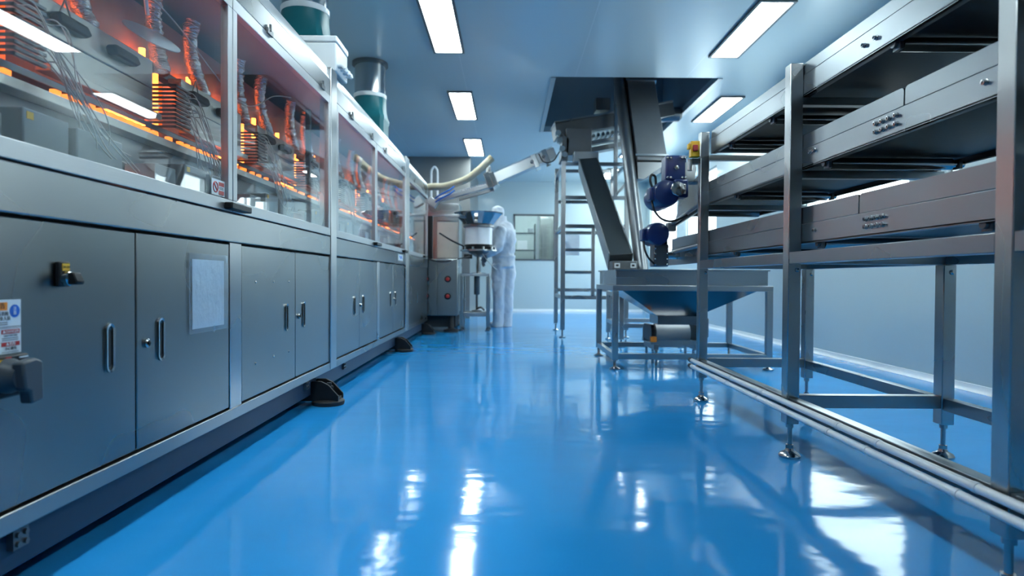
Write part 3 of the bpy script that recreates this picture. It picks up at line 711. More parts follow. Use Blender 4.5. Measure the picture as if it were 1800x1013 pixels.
MB().lathe([(0.03, 0.99), (0.12, 1.04), (0.15, 1.07)], bc, 'z', 24).build('under_cone', 'steel_dark', bf)
MB().lathe([(0.25, 1.07), (0.25, 1.088)], bc, 'z', 32).build('base_plate', 'steel', bf)
for i in range(10):
    a = 2*PI*i/10
    MB().cyl((bc[0]+0.215*math.cos(a), 8.55+0.215*math.sin(a), 1.089), (bc[0]+0.215*math.cos(a), 8.55+0.215*math.sin(a), 1.125), 0.018, None, 10).build('spring', 'chrome', bf)
MB().lathe([(0.188, 1.10), (0.192, 1.11), (0.192, 1.155), (0.188, 1.16)], bc, 'z', 36).build('lower_ring', 'black', bf)
MB().lathe([(0.185, 1.16), (0.185, 1.39)], bc, 'z', 40).build('drum', 'white_plastic', bf)
MB().lathe([(0.18, 1.388), (0.21, 1.395), (0.21, 1.42), (0.19, 1.43)], bc, 'z', 36).build('upper_ring', 'steel_dark', bf)
bw = MB(); k = 12; rr = []
for r, z in ((0.20, 1.425), (0.335, 1.575), (0.34, 1.59), (0.332, 1.59), (0.325, 1.575), (0.19, 1.435), (0.0001, 1.432)):
    rr.append([bw.bm.verts.new((bc[0]+r*math.cos(2*PI*j/k+0.26)*(1.0), 8.55+r*math.sin(2*PI*j/k+0.26), z)) for j in range(k)])
for i in range(len(rr)-1):
    for j in range(k): bw.bm.faces.new((rr[i][j], rr[i][(j+1)%k], rr[i+1][(j+1)%k], rr[i+1][j]))
bw.bm.faces.new(rr[0])
bw.build('bowl', 'bowl', bf, smooth=False)
q = MB(); q.box(-1.02, -0.66, 8.13, 8.18, 1.50, 1.53); q.bar((-0.67, 8.155, 1.515), (-0.60, 8.36, 1.515), 0.05, 0.03); q.build('feed_track', 'alu', bf, 0.003)
MB().box(-0.47, -0.42, 8.22, 8.30, 1.43, 1.47).build('sensor', 'chrome', bf, 0.004)
MB().tube(bez([(-0.36, 8.40, 1.03), (-0.30, 8.38, 0.95), (-0.22, 8.42, 0.86), (-0.17, 8.5, 0.82)], 6), 0.006, 6).build('cable', 'wire', bf)
MB().tube(bez([(-0.61, 8.4, 1.13), (-0.75, 8.2, 1.19), (-0.9, 8.06, 1.28)], 8), 0.010, 6).build('sensor_cable', 'black', bf)
MB().box(-0.60, -0.49, 8.25, 8.33, 0.96, 1.02).build('gearbox', 'black', bf, 0.006)

# ------------------------------------------------------------------ worker
wk = thing('person', 'person in white hooded coverall and shoe covers, back turned, bending over the bowl feeder', 'person', (-0.09, 9.06, 0))
body = MB()
def limb(pts, rs, n=4, seg=14):
    P = bez(pts, n); m_ = len(pts)-1; rr = []
    for i in range(len(P)):
        u = i/(len(P)-1)*m_; a = min(int(u), m_-1); f = u-a
        A, B = rs[a], rs[a+1]
        A = A if isinstance(A, tuple) else (A, A); B = B if isinstance(B, tuple) else (B, B)
        rr.append((A[0]*(1-f)+B[0]*f, A[1]*(1-f)+B[1]*f))
    body.tube(P, rr, seg)
# torso (faces up-left, slightly stooped): rings are (across picture, in depth)
limb([(-0.085, 9.06, 0.86), (-0.085, 9.06, 0.98), (-0.08, 9.05, 1.06), (-0.085, 9.05, 1.22), (-0.10, 9.06, 1.36), (-0.115, 9.07, 1.45), (-0.14, 9.08, 1.52)],
     [(0.165, 0.14), (0.165, 0.135), (0.155, 0.125), (0.175, 0.14), (0.19, 0.14), (0.15, 0.12), (0.07, 0.07)], 5, 22)
limb([(-0.14, 9.08, 1.50), (-0.155, 9.085, 1.58)], [0.065, 0.062])
limb([(-0.155, 9.09, 1.545), (-0.165, 9.09, 1.60), (-0.168, 9.09, 1.66), (-0.165, 9.09, 1.72), (-0.16, 9.09, 1.748)], [(0.055, 0.06), (0.088, 0.09), (0.098, 0.10), (0.082, 0.085), (0.02, 0.02)], 5, 18)
# legs
limb([(-0.15, 9.03, 0.90), (-0.155, 9.03, 0.70), (-0.16, 9.02, 0.48), (-0.155, 9.04, 0.28), (-0.155, 9.05, 0.06)], [(0.105, 0.12), (0.098, 0.105), (0.080, 0.085), (0.076, 0.08), (0.075, 0.085)])
limb([(-0.02, 9.10, 0.90), (-0.012, 9.10, 0.70), (-0.022, 9.09, 0.48), (-0.028, 9.11, 0.28), (-0.03, 9.12, 0.06)], [(0.105, 0.12), (0.098, 0.105), (0.080, 0.085), (0.076, 0.08), (0.075, 0.085)])
# arms: left arm nearest the camera bends forward, right arm reaches past the body
limb([(-0.13, 8.95, 1.42), (-0.14, 8.90, 1.28), (-0.16, 8.87, 1.14), (-0.25, 8.86, 1.07), (-0.335, 8.86, 1.03)], [0.085, 0.078, 0.066, 0.056, 0.042])
limb([(0.005, 9.15, 1.40), (0.02, 9.20, 1.26), (-0.02, 9.24, 1.14), (-0.16, 9.20, 1.12), (-0.27, 9.12, 1.12)], [0.085, 0.078, 0.066, 0.055, 0.042])
bo = body.build('body', 'suit', wk)
md = bo.modifiers.new('join', 'REMESH'); md.mode = 'VOXEL'; md.voxel_size = 0.013; md.use_smooth_shade = True
tx = bpy.data.textures.new('folds', 'CLOUDS'); tx.noise_scale = 0.11; tx.noise_depth = 2
dm = bo.modifiers.new('folds', 'DISPLACE'); dm.texture = tx; dm.strength = 0.045; dm.mid_level = 0.5; dm.texture_coords = 'LOCAL'
sm = bo.modifiers.new('smooth', 'SMOOTH'); sm.iterations = 2; sm.factor = 0.4
# hood drape, waistband, cuffs, gloves, shoe covers, mask
hd = MB(); hd.lathe([(0.100, 1.60), (0.106, 1.55), (0.115, 1.50), (0.135, 1.45), (0.128, 1.449), (0.10, 1.50), (0.092, 1.55), (0.09, 1.6)], (-0.145, 9.085, 0), 'z', 22, cap=False)
hd.build('hood_collar', 'suit', wk, ang=60)
wb = MB(); wb.tube([(-0.083, 9.055, 1.0), (-0.083, 9.055, 1.015), (-0.083, 9.055, 1.035)], [(0.168, 0.142), (0.172, 0.146), (0.168, 0.142)], 24); wb.build('waistband', 'suit', wk)
for x, y in ((-0.155, 9.05), (-0.03, 9.12)):
    sc = MB(); sc.tube([(x, y, 0.20), (x, y, 0.13), (x, y, 0.07), (x-0.01, y+0.01, 0.03), (x-0.01, y+0.01, 0.004)], [(0.084, 0.09), (0.078, 0.086), (0.08, 0.09), (0.086, 0.11), (0.084, 0.108)], 18)
    sc.ball((x-0.09, y+0.06, 0.035), 0.055, 14, (1.2, 0.9, 0.62))
    sc.build('shoe_cover', 'suit', wk, ang=60)
def hand(w_, d, side, m):
    """w_ wrist point, d direction of the palm, side vector towards the thumb"""
    w_, d, s_ = V(w_), V(d).normalized(), V(side).normalized(); nrm = d.cross(s_).normalized()
    hm = MB()
    hm.tube([w_, w_+d*0.03, w_+d*0.07, w_+d*0.10], [(0.026, 0.026), (0.036, 0.022), (0.042, 0.020), (0.038, 0.016)], 12)
    for i, ln in enumerate((0.062, 0.072, 0.068, 0.052)):
        o_ = w_ + d*0.092 + s_*(0.030-0.020*i)
        hm.tube([o_, o_+d*ln*0.45-nrm*0.004, o_+d*ln*0.8-nrm*0.018, o_+d*ln-nrm*0.032], [0.0095, 0.009, 0.0082, 0.006], 8)
    o_ = w_ + d*0.035 + s_*0.032
    hm.tube([o_, o_+d*0.02+s_*0.022, o_+d*0.048+s_*0.030-nrm*0.008, o_+d*0.066+s_*0.026-nrm*0.016], [0.012, 0.011, 0.0095, 0.007], 8)
    return hm.build('glove', m, wk, ang=60)
hand((-0.335, 8.86, 1.03), (-0.35, 0.0, -1), (-0.4, -0.8, 0.1), 'glove')
hand((-0.27, 9.12, 1.12), (-0.9, -0.4, -0.15), (0.1, -0.2, 1), 'glove')
fc = MB(); fc.ball((-0.225, 9.135, 1.645), 0.055, 14, (0.75, 0.75, 1.1)); fc.ball((-0.272, 9.17, 1.64), 0.013, 8, (1.2, 1, 1.4)); fc.build('face', 'skin', wk, ang=60)
mk = MB(); mk.ball((-0.235, 9.142, 1.615), 0.052, 14, (0.85, 0.85, 0.85)); mk.build('mask', 'white_plastic', wk, ang=60)
for s_ in (-1, 1): MB().ball((-0.256+0.016*s_, 9.168+0.024*s_, 1.668), 0.009, 8).build('eye', 'ink', wk, ang=60)

# ------------------------------------------------------------------ chute, hose, upper feeder, frame
ch = thing('feed_chute', 'slanting covered steel chute descending from the upper feeder to the machine', 'chute', (-0.2, 7.72, 1.7))
A = V((0.545, 7.65, 2.23)); B = V((-0.23, 7.72, 1.90))
d = (B-A).normalized(); upv = V((0, 0, 1)); nrm = (upv - d*d.dot(upv)).normalized()
tr = MB()
tr.bar(A-nrm*0.05, B-nrm*0.05, 0.20, 0.016, nrm)
for s_ in (-1, 1): tr.bar(A+V((0, s_*0.095, 0)), B+V((0, s_*0.095, 0)), 0.012, 0.12, nrm)
tr.build('trough', 'steel', ch, 0.002)
MB().bar(A+nrm*0.068, B+nrm*0.068+d*(-0.1), 0.21, 0.012, nrm).build('cover', 'clear', ch, smooth=False)
for u in (0.14, 0.30, 0.95):
    p = A.lerp(B, u); q = MB(); q.bar(p-d*0.03-nrm*0.01, p+d*0.03-nrm*0.01, 0.235, 0.17, nrm); q.build('clamp', 'polished', ch, 0.004)
for u in (0.18, 0.36): 
    p = A.lerp(B, u)
    MB().lathe([(0.018, -0.13), (0.022, -0.125), (0.022, -0.10)], (p.x, p.y, p.z), 'y', 12).build('bolt', 'steel_dark', ch)
MB().bar(B+d*0.02+nrm*0.10, B+d*0.02-nrm*0.10, 0.22, 0.07, d).build('end_plate', 'polished', ch, 0.004)
B2 = V((-0.16, 7.72, 1.865)); E2 = V((-0.93, 7.80, 1.655))
d2 = (E2-B2).normalized(); n2 = (upv-d2*d2.dot(upv)).normalized()
lt = MB(); lt.bar(B2, E2, 0.10, 0.045, n2); ltk = lt.build('lower_track', 'alu', ch, 0.003)
tt = MB()
for i in range(26):
    p = B2.lerp(E2, 0.12+0.032*i) + n2*0.033; tt.bar(p-d2*0.007, p+d2*0.007, 0.085, 0.02, n2)
tt.build('cleats', 'white_plastic', ltk)
MB().bar(B2-n2*0.06+d2*0.05, B2-n2*0.06+d2*0.5, 0.05, 0.03, n2).build('stiffener', 'steel', ltk)
MB().lathe([(0.03, -0.02), (0.03, 0.05), (0.018, 0.06), (0.018, 0.09)], tuple(B+nrm*0.13-d*0.02), 'z', 14).build('valve', 'white_plastic', ch)
MB().tube(bez([A+V((0.05, -0.1, 0.0)), A+V((-0.03, -0.14, -0.12)), A+V((-0.14, -0.14, -0.13)), A+V((-0.2, -0.12, -0.03))], 7), 0.007, 6).build('cable', 'black', ch)
MB().bar((-0.98, 7.80, 1.60), (-0.93, 7.80, 1.68), 0.14, 0.12).build('outlet', 'steel', ch, 0.003)
for dz in (0.0, 0.05):
    MB().tube(bez([(-0.96, 7.78, 1.66-dz), (-0.86, 7.70, 1.72-dz), (-0.74, 7.68, 1.78-dz), (-0.68, 7.70, 1.83-dz)], 8), 0.011, 8).build('air_hose', 'bluehose', ch)
hs = MB(); P = bez([(-0.215, 7.60, 2.165), (-0.25, 7.60, 2.13), (-0.36, 7.62, 2.03), (-0.50, 7.68, 1.93), (-0.66, 7.78, 1.88), (-0.84, 7.95, 1.862), (-1.00, 8.03, 1.87), (-1.12, 8.03, 1.84), (-1.18, 8.005, 1.80)], 14)
rs = [0.042+(0.005 if i % 2 else 0) for i in range(len(P))]
hs.tube(P, rs, 16)
tag(hs.build('corrugated_hose', 'hose', None, ang=70), 'cream corrugated hose sagging from the chute end to the machine top', 'hose')
ar = MB(); ar.tube(bez([(-1.15, 9.2, 1.772), (-1.15, 9.2, 2.22), (-1.135, 9.2, 2.30), (-1.105, 9.2, 2.33), (-1.075, 9.2, 2.30), (-1.06, 9.2, 2.22), (-1.06, 9.2, 1.772)], 6), 0.016, 10)
tag(ar.build('cable_arch', 'white_plastic', None), 'white hoop-shaped cable guide standing on the control cabinet behind the hose', 'cable guide')

sf = thing('support_frame', 'tall ladder-like steel support frame standing behind the hopper', 'frame', (1.0, 8.0, 0))
SX = (0.64, 1.40); SY = (7.48, 8.55); pw = 0.026
posts = []
for x in SX:
    for y in SY:
        zt = 2.10 if y < 8 else 2.2
        p = MB().box(x-pw, x+pw, y-pw, y+pw, 0.09, zt).build('post', 'steel_v', sf, 0.002)
        MB().lathe([(0.04, 0.0), (0.04, 0.008), (0.012, 0.02), (0.010, 0.09)], (x, y, 0), 'z', 16).build('foot', 'chrome', p)
for y, zs in ((SY[0], (2.07, 1.67, 1.33, 0.48)), (SY[1], (2.17, 1.75, 1.33, 0.55))):
    for z in zs: MB().box(SX[0]+pw, SX[1]-pw, y-0.02, y+0.02, z-0.022, z+0.022).build('cross_beam', 'steel', sf, 0.002)
for x in SX:
    for z in (2.07, 1.33, 0.48): MB().box(x-0.02, x+0.02, SY[0]+pw, SY[1]-pw, z-0.022, z+0.022).build('side_beam', 'steel', sf, 0.002)
MB().box(0.98, 1.02, SY[0]-0.02, SY[0]+0.02, 0.502, 1.308).build('ladder_stile', 'steel_v', sf, 0.002)
for z in (1.047, 0.78): MB().box(SX[0]+pw, 0.98, SY[0]-0.02, SY[0]+0.02, z-0.018, z+0.018).build('rung', 'steel', sf, 0.002)
MB().box(1.255, 1.30, 7.56, 7.605, 1.67, 3.1).build('hanger_post', 'steel_v', sf, 0.002)
MB().bar((1.28, 7.5, 1.72), (1.40, 7.5, 1.86), 0.03, 0.03).build('brace', 'steel', sf)
MB().box(0.70, 0.95, 8.50, 8.52, 1.02, 1.30).build('info_sheet', 'paper', sf, smooth=False)

uf = thing('upper_feeder', 'slanted vibrating feeder high up, running under the ceiling opening', 'feeder', (0.62, 7.9, 2.2))
A = V((0.55, 7.85, 2.52)); B = V((2.02, 7.95, 2.82)); d = (B-A).normalized(); nrm = (upv-d*d.dot(upv)).normalized()
q = MB(); q.bar(A, B, 0.34, 0.16, nrm); q.build('trough', 'grey_metal', uf, 0.006)
q = MB(); q.bar(A+d*0.0+nrm*0.09, B+nrm*0.09, 0.40, 0.02, nrm); q.build('rim', 'steel', uf, 0.002)
q = MB(); q.bar(A+d*0.30-nrm*0.22, A+d*1.3-nrm*0.22, 0.26, 0.05, nrm); q.build('lower_beam', 'steel', uf, 0.004)
q = MB(); q.bar(A+d*0.34-nrm*0.115, A+d*1.3-nrm*0.115, 0.30, 0.03, nrm); q.build('tray', 'clear', uf)
q = MB(); q.bar(A+d*0.32-nrm*0.30, A+d*1.25-nrm*0.30, 0.20, 0.06, nrm); q.build('lower_rail', 'steel_dark', uf, 0.004)
for i in range(9):
    p = A+d*(0.34+0.06*i)-nrm*0.15; MB().lathe([(0.022, -0.16), (0.022, 0.16)], tuple(p), 'y', 12).build('roller', 'polished', uf)
q = MB(); q.box(0.68, 0.99, 7.60, 8.0, 2.20, 2.53); q.build('head_box', 'grey_metal', uf, 0.006)
q = MB(); q.box(0.76, 1.05, 7.42, 7.62, 2.085, 2.21); q.build('outlet', 'steel', uf, 0.004)
q = MB(); q.prism([(0.62, 2.16), (0.70, 2.13), (0.72, 2.40), (0.64, 2.45)], 'y', 7.6, 8.0); q.build('head_plate', 'steel_dark', uf, 0.004)
for x, z in ((0.60, 2.37), (0.63, 2.27), (0.58, 2.46), (0.66, 2.20)):
    MB().lathe([(0.035, 7.55), (0.035, 7.62), (0.02, 7.63)], (x, 0, z), 'y', 14).build('adjuster', 'chrome', uf)
q = MB(); q.box(1.06, 1.24, 7.78, 8.0, 2.80, 2.95); q.build('drive_box', 'steel_dark', uf, 0.006)
MB().lathe([(0.08, -0.02), (0.09, 0.0), (0.09, 0.2), (0.06, 0.23)], (1.92, 7.9, 2.78), 'x', 22).build('motor', 'steel_dark', uf)

# return chute (dark slab)
rc = thing('return_chute', 'dark grey slanted enclosed chute dropping from the upper feeder into the hopper', 'chute', (1.0, 5.75, 0.68))
q = MB()
T0 = V((0.918, 7.385, 2.05)); T1 = V((1.012, 5.70, 0.86))
q.bar(T0, T1, 0.205, 0.16, (0, 1, 0)); q.build('casing', 'belt', rc, 0.004)
q = MB(); dd = (T1-T0).normalized()
sidev = V((1, 0, 0)) - dd*dd.x; sidev.normalize()
for s_ in (-1, 1): q.bar(T0+sidev*s_*0.107, T1+sidev*s_*0.107, 0.010, 0.185, (0, 1, 0))
q.build('side_flange', 'steel', rc, 0.002)
MB().box(0.905, 1.12, 5.48, 5.68, 0.68, 0.86).build('bottom_shoe', 'steel_dark', rc, 0.004)
for x in (0.945, 1.085):
    s_ = MB().box(x-0.024, x+0.024, 5.474, 5.4795, 0.80, 0.842).build('white_tag', 'sticker', rc, smooth=False)
    MB().box(x-0.012, x+0.012, 5.4735, 5.4745, 0.813, 0.83).build('tag_print', 'ink', s_, smooth=False)

# tall inclined elevator
el = thing('bucket_elevator', 'tall leaning grey elevator casing rising through the ceiling opening', 'elevator', (1.45, 6.4, 0))
T0 = V((1.40, 5.56, 0.70)); T1 = V((1.42, 7.12, 3.15))
C0 = T0.lerp(T1, 0.46); C1 = T0.lerp(T1, 0.40)
q = MB(); q.bar(C0, T1, 0.30, 0.20, (0, 1, 0)); q.build('casing', 'grey_metal', el, 0.006)
q = MB(); q.hexa([C1+V((-0.16, -0.08, 0)), C1+V((-0.10, -0.08, 0)), C1+V((-0.10, 0.08, 0)), C1+V((-0.16, 0.08, 0)), C0+V((-0.15, -0.09, 0.03)), C0+V((0.15, -0.09, 0.03)), C0+V((0.15, 0.09, -0.03)), C0+V((-0.15, 0.09, -0.03))]); q.build('casing_boot', 'grey_metal', el)
q = MB(); q.tube([T0+V((-0.215, 0, 0)), T0.lerp(T1, .5)+V((-0.212, 0, 0)), T0.lerp(T1, .93)+V((-0.21, 0, 0)), T1+V((-0.17, 0.1, -0.03)), T1+V((-0.05, 0.2, 0.02))], [(0.06, 0.09)]*5, 16)
q.build('return_leg', 'steel_dark', el)
for u in (0.48, 0.86):
    p = T0.lerp(T1, u); dd = (T1-T0).normalized(); MB().bar(p-dd*0.012, p+dd*0.012, 0.33, 0.225, (0, 1, 0)).build('joint_flange', 'steel', el)
for x in (1.16, 1.78):
    for y in (6.45, 7.30):
        p = MB().box(x-0.022, x+0.022, y-0.022, y+0.022, 0.08, 0.56).build('leg', 'steel_v', el, 0.002)
        MB().lathe([(0.035, 0), (0.035, 0.01), (0.01, 0.02), (0.01, 0.08)], (x, y, 0), 'z', 14).build('foot', 'chrome', p)
for y in (6.45, 7.30):
    for z in (0.22, 0.54): MB().box(1.182, 1.758, y-0.02, y+0.02, z-0.022, z+0.022).build('cross_beam', 'steel', el, 0.002)
for x in (1.16, 1.78):
    for z in (0.22, 0.54): MB().box(x-0.02, x+0.02, 6.472, 7.278, z-0.022, z+0.022).build('side_beam', 'steel', el, 0.002)

# ------------------------------------------------------------------ hopper
hp = thing('hopper', 'square steel hopper with sloping funnel on a legged frame', 'hopper', (1.42, 5.3, 0))
HX = (0.80, 2.04); HY = (4.82, 5.74)
rim = MB(); r0, r1, y0, y1 = HX[0]+0.03, HX[1]-0.03, HY[0]+0.03, HY[1]-0.01
for b4 in ((r0, r1, y0, y0+0.01), (r0, r1, y1-0.01, y1), (r0, r0+0.01, y0+0.01, y1-0.01), (r1-0.01, r1, y0+0.01, y1-0.01)):
    rim.box(b4[0], b4[1], b4[2], b4[3], 0.655, 0.775)
rim.box(r0-0.012, r1+0.012, y0-0.014, y0+0.008, 0.768, 0.78); rim.box(r0-0.012, r1+0.012, y1-0.008, y1+0.014, 0.768, 0.78)
rim.build('rim', 'steel_rail', hp, 0.002)
fr = MB()
for b4 in ((HX[0], HX[1], HY[0], HY[0]+0.045), (HX[0], HX[1], HY[1]-0.045, HY[1]), (HX[0], HX[0]+0.045, HY[0]+0.045, HY[1]-0.045), (HX[1]-0.045, HX[1], HY[0]+0.045, HY[1]-0.045)):
    fr.box(*b4, 0.612, 0.652)
fr.build('top_frame', 'steel', hp, 0.002)
fn = MB(); up_, lo_ = [], []
for z, (a0, a1, b0, b1) in ((0.635, (r0+0.02, r1-0.02, y0+0.02, y1-0.02)), (0.40, (1.22, 1.54, 5.12, 5.42)), (0.33, (1.22, 1.54, 5.12, 5.42))):
    up_.append([fn.bm.verts.new(p) for p in ((a0, b0, z), (a1, b0, z), (a1, b1, z), (a0, b1, z))])
for i in range(2):
    for j in range(4): fn.bm.faces.new((up_[i][j], up_[i][(j+1)%4], up_[i+1][(j+1)%4], up_[i+1][j]))
fo = fn.build('funnel', 'funnel', hp, smooth=False)
sm = fo.modifiers.new('thickness', 'SOLIDIFY'); sm.thickness = 0.004
for x in (HX[0]+0.023, HX[1]-0.023):
    for y in (HY[0]+0.023, HY[1]-0.023):
        p = MB().box(x-0.023, x+0.023, y-0.023, y+0.023, 0.075, 0.612).build('leg', 'steel_v', hp, 0.002)
        MB().lathe([(0.042, 0.0), (0.042, 0.01), (0.014, 0.022), (0.011, 0.03), (0.011, 0.075)], (x, y, 0), 'z', 18).build('foot', 'chrome', p)
for y in (HY[0]+0.023, HY[1]-0.023): MB().box(HX[0]+0.046, HX[1]-0.046, y-0.02, y+0.02, 0.082, 0.124).build('lower_rail', 'steel', hp, 0.002)
for x in (HX[0]+0.023, HX[1]-0.023): MB().box(x-0.02, x+0.02, HY[0]+0.046, HY[1]-0.046, 0.082, 0.124).build('lower_rail', 'steel', hp, 0.002)
vf = thing('discharge_feeder', 'small pale roller feeder with dark side plates under the hopper outlet', 'feeder', (1.38, 5.25, 0))
MB().box(1.16, 1.58, 5.10, 5.14, 0.17, 0.2).build('mount_bar', 'steel', vf); MB().box(1.16, 1.58, 5.40, 5.44, 0.17, 0.2).build('mount_bar', 'steel', vf)
MB().lathe([(0.05, 1.22), (0.078, 1.225), (0.078, 1.51), (0.05, 1.515)], (0, 5.26, 0.25), 'x', 30).build('drum', 'drum', vf)
for x in (1.165, 1.545):
    q = MB(); q.prism([(5.10, 0.19), (5.44, 0.19), (5.44, 0.29), (5.38, 0.325), (5.14, 0.325), (5.10, 0.29)], 'x', x, x+0.03); q.build('side_plate', 'black', vf, 0.004)
MB().box(1.58, 1.66, 5.18, 5.34, 0.22, 0.38).build('motor', 'steel_dark', vf, 0.01)
MB().box(1.15, 1.2, 5.06, 5.10, 0.19, 0.235).build('terminal', 'orange', vf, 0.003)
for x in (1.20, 1.54):
    MB().box(x-0.02, x+0.02, 5.08, 5.46, 0.125, 0.17).build('stand', 'steel', vf, 0.002)
    MB().cyl((x, 5.2, 0.0), (x, 5.2, 0.125), 0.012).build('support_foot', 'chrome', vf)
for x in (1.20, 1.54): 
    for y in (5.08, 5.44): MB().cyl((x, y, 0.0), (x, y, 0.125), 0.012).build('support_foot', 'chrome', vf)

# ------------------------------------------------------------------ the three-tier conveyor
cv = thing('conveyor', 'three-tier stainless belt conveyor on square posts along the right side', 'conveyor', (1.4, 2.4, 0))
PX = 1.09; PWX = 0.05; RXb = 1.70
PY = (1.352, 2.44, 3.58)
def levelling(x, y, par):
    MB().lathe([(0.040, 0.0), (0.041, 0.008), (0.036, 0.016), (0.018, 0.026), (0.014, 0.036)], (x, y, 0), 'z', 22).build('foot_pad', 'chrome', par)
    q = MB(); q.cyl((x, y, 0.03), (x, y, 0.135), 0.009, None, 12); q.lathe([(0.016, 0.036), (0.016, 0.05)], (x, y, 0), 'z', 6); q.lathe([(0.016, 0.118), (0.016, 0.133)], (x, y, 0), 'z', 6)
    q.build('foot_rod', 'chrome', par)
def bolt(x, y, z, par, r=0.0065, out=-1):
    q = MB(); q.lathe([(r*1.25, 0), (r*1.25, out*0.002), (r, out*0.0025), (r, out*0.011), (r*0.55, out*0.0115), (r*0.5, out*0.006)], (x, y, z), 'x', 12)
    return q.build('bolt', 'chrome', par)
for y in (-0.9, 0.25) + PY:
    p = MB().box(PX, PX+PWX, y, y+0.052, 0.135, 1.545).build('post', 'steel_v', cv, 0.003)
    levelling(PX+0.025, y+0.026, p)
    for z in (0.225, 0.74): 
        q = MB(); q.lathe([(0.008, 0), (0.008, -0.004), (0.004, -0.006)], (PX+0.034, y, z), 'y', 10); q.build('rivet', 'chrome', p)
    r_ = MB().box(RXb, RXb+0.05, y, y+0.052, 0.135, 0.764).build('rear_leg', 'steel_v', cv, 0.003)
    levelling(RXb+0.025, y+0.026, r_)
    for z in (0.225, 0.735):
        q = MB(); q.lathe([(0.010, 0), (0.010, -0.004), (0.005, -0.007)], (RXb+0.032, y, z), 'y', 10); q.build('rivet', 'chrome', r_)
    MB().box(PX+PWX, RXb, y+0.005, y+0.045, 0.198, 0.248).build('cross_rail', 'steel', cv, 0.002)
    MB().box(PX+PWX, RXb+0.05, y+0.005, y+0.045, 0.764, 0.808).build('cross_beam', 'steel', cv, 0.002)
    for z in (1.10, 1.385): MB().box(PX+PWX, 1.70, y+0.005, y+0.045, z, z+0.03).build('cross_beam', 'steel', cv, 0.002)
    for z0, z1 in ((0.845, 1.13), (1.135, 1.545)): pass
ys = sorted((-0.9, 0.25) + PY)
for a, b_ in zip(ys[:-1], ys[1:]):
    MB().box(PX+0.002, PX+0.046, a+0.053, b_-0.001, 0.764, 0.81).build('beam', 'steel_rail', cv, 0.002)
    MB().box(PX+0.004, PX+0.046, a+0.053, b_-0.001, 0.195, 0.24).build('lower_rail', 'steel_rail', cv, 0.002)
    MB().box(RXb+0.004, RXb+0.046, a+0.053, b_-0.001, 0.764, 0.808).build('beam', 'steel_rail', cv, 0.002)
    MB().box(RXb+0.004, RXb+0.046, a+0.053, b_-0.001, 0.192, 0.24).build('lower_rail', 'steel_rail', cv, 0.002)
IX = PX+PWX            # inner face of the posts: the tiers hang on it
TIERS = [dict(z=(0.843, 0.919, 0.984), end=4.40, split=(2.045,), roll=(0.64, 1.52, 2.34, 3.2)),
         dict(z=(1.134, 1.209, 1.264), end=4.25, split=(1.817,), roll=(0.6, 1.46, 2.30, 3.2)),
         dict(z=(1.416, 1.498, 1.543), end=3.56, split=(1.0,), roll=(1.0, 1.89, 2.78, 3.3))]
rails = []
for T in TIERS:
    z0, z1, z2 = T['z']; e_ = T['end']
    for s_, x0, x1 in ((0, IX, IX+0.014), (1, 1.672, 1.686)):
        rl = MB().box(x0, x1, -1.2, e_, z0, z1-0.001).build('side_rail', 'steel_rail', cv, 0.002)
        if s_ == 0: rails.append(rl)
        MB().box(x0, x1+0.016 if s_ == 0 else x1, -1.2, e_, z0, z0+0.006).build('rail_flange', 'steel_rail', rl)
        cuts = [-1.2] + list(T['split']) + [e_]
        for a, b_ in zip(cuts[:-1], cuts[1:]):
            q = MB(); r_ = 0.012; a2, b2 = a+0.003, b_-0.003
            q.prism([(a2, z1+0.0005), (b2, z1+0.0005), (b2, z2-r_), (b2-r_*.3, z2-r_*.3), (b2-r_, z2), (a2+r_, z2), (a2+r_*.3, z2-r_*.3), (a2, z2-r_)], 'x', x0+0.002, x1-0.001)
            q.build('guard_strip', 'steel_rail', cv, 0.001)
    MB().box(IX+0.02, 1.666, -1.2, e_-0.05, z1-0.03, z1-0.024).build('belt', 'belt', cv)
    MB().box(IX+0.02, 1.666, -1.2, e_-0.05, z0+0.020, z0+0.024).build('return_belt', 'belt', cv)
    for y in T['roll']:
        rr = MB(); rr.lathe([(0.012, IX+0.018), (0.012, IX+0.035), (0.021, IX+0.036), (0.021, 1.62), (0.012, 1.621), (0.012, 1.666)], (0, y, z0-0.004), 'x', 20)
        ro = rr.build('roller', 'chrome', cv)
        for x in (IX+0.022, 1.64):
            q = MB(); q.box(x, x+0.012, y-0.018, y+0.018, z0-0.022, z0+0.012); q.lathe([(0.012, -0.012), (0.012, 0.024), (0.008, 0.03)], (x, y, z0-0.004), 'x', 10); q.build('roller_bracket', 'steel_dark', ro, 0.001)
    hd_ = MB(); hd_.lathe([(0.03, IX+0.018), (0.03, 1.668)], (0, e_-0.05, z1-0.056), 'x', 22); hd_.build('head_roller', 'steel_dark', cv)
rl = rails[1]
for i in range(4):
    for z in (1.163, 1.188): bolt(IX, 1.845+0.034*i, z, rl)
for y in (1.50, 1.445): bolt(IX, y, 1.177, rl)
for y in (2.37, 2.34): bolt(IX, y, 1.187, rl)
rl = rails[0]
for i in range(4):
    for z in (0.872, 0.897): bolt(IX, 1.905+0.030*i, z, rl)
bolt(IX, 2.33, 0.888, rl)
for y in (2.02, 1.955): bolt(IX, y, 1.457, rails[2])
# white conduits
for z in (0.228, 0.193):
    cd = MB().cyl((PX-0.018, -1.2, z), (PX-0.018, 3.66, z), 0.0115, None, 16).build('conduit', 'pipe', cv)
    for y in (0.6, 1.42, 1.80, 2.02, 2.62, 3.0):
        MB().lathe([(0.0135, -0.008), (0.0135, 0.008)], (PX-0.018, y+(0.06 if z < .2 else 0), z), 'y', 14).build('clip', 'white_plastic', cd)
    MB().lathe([(0.014, 3.655), (0.014, 3.69), (0.010, 3.70)], (PX-0.018, 0, z), 'y', 14).build('end_cap', 'black', cd)
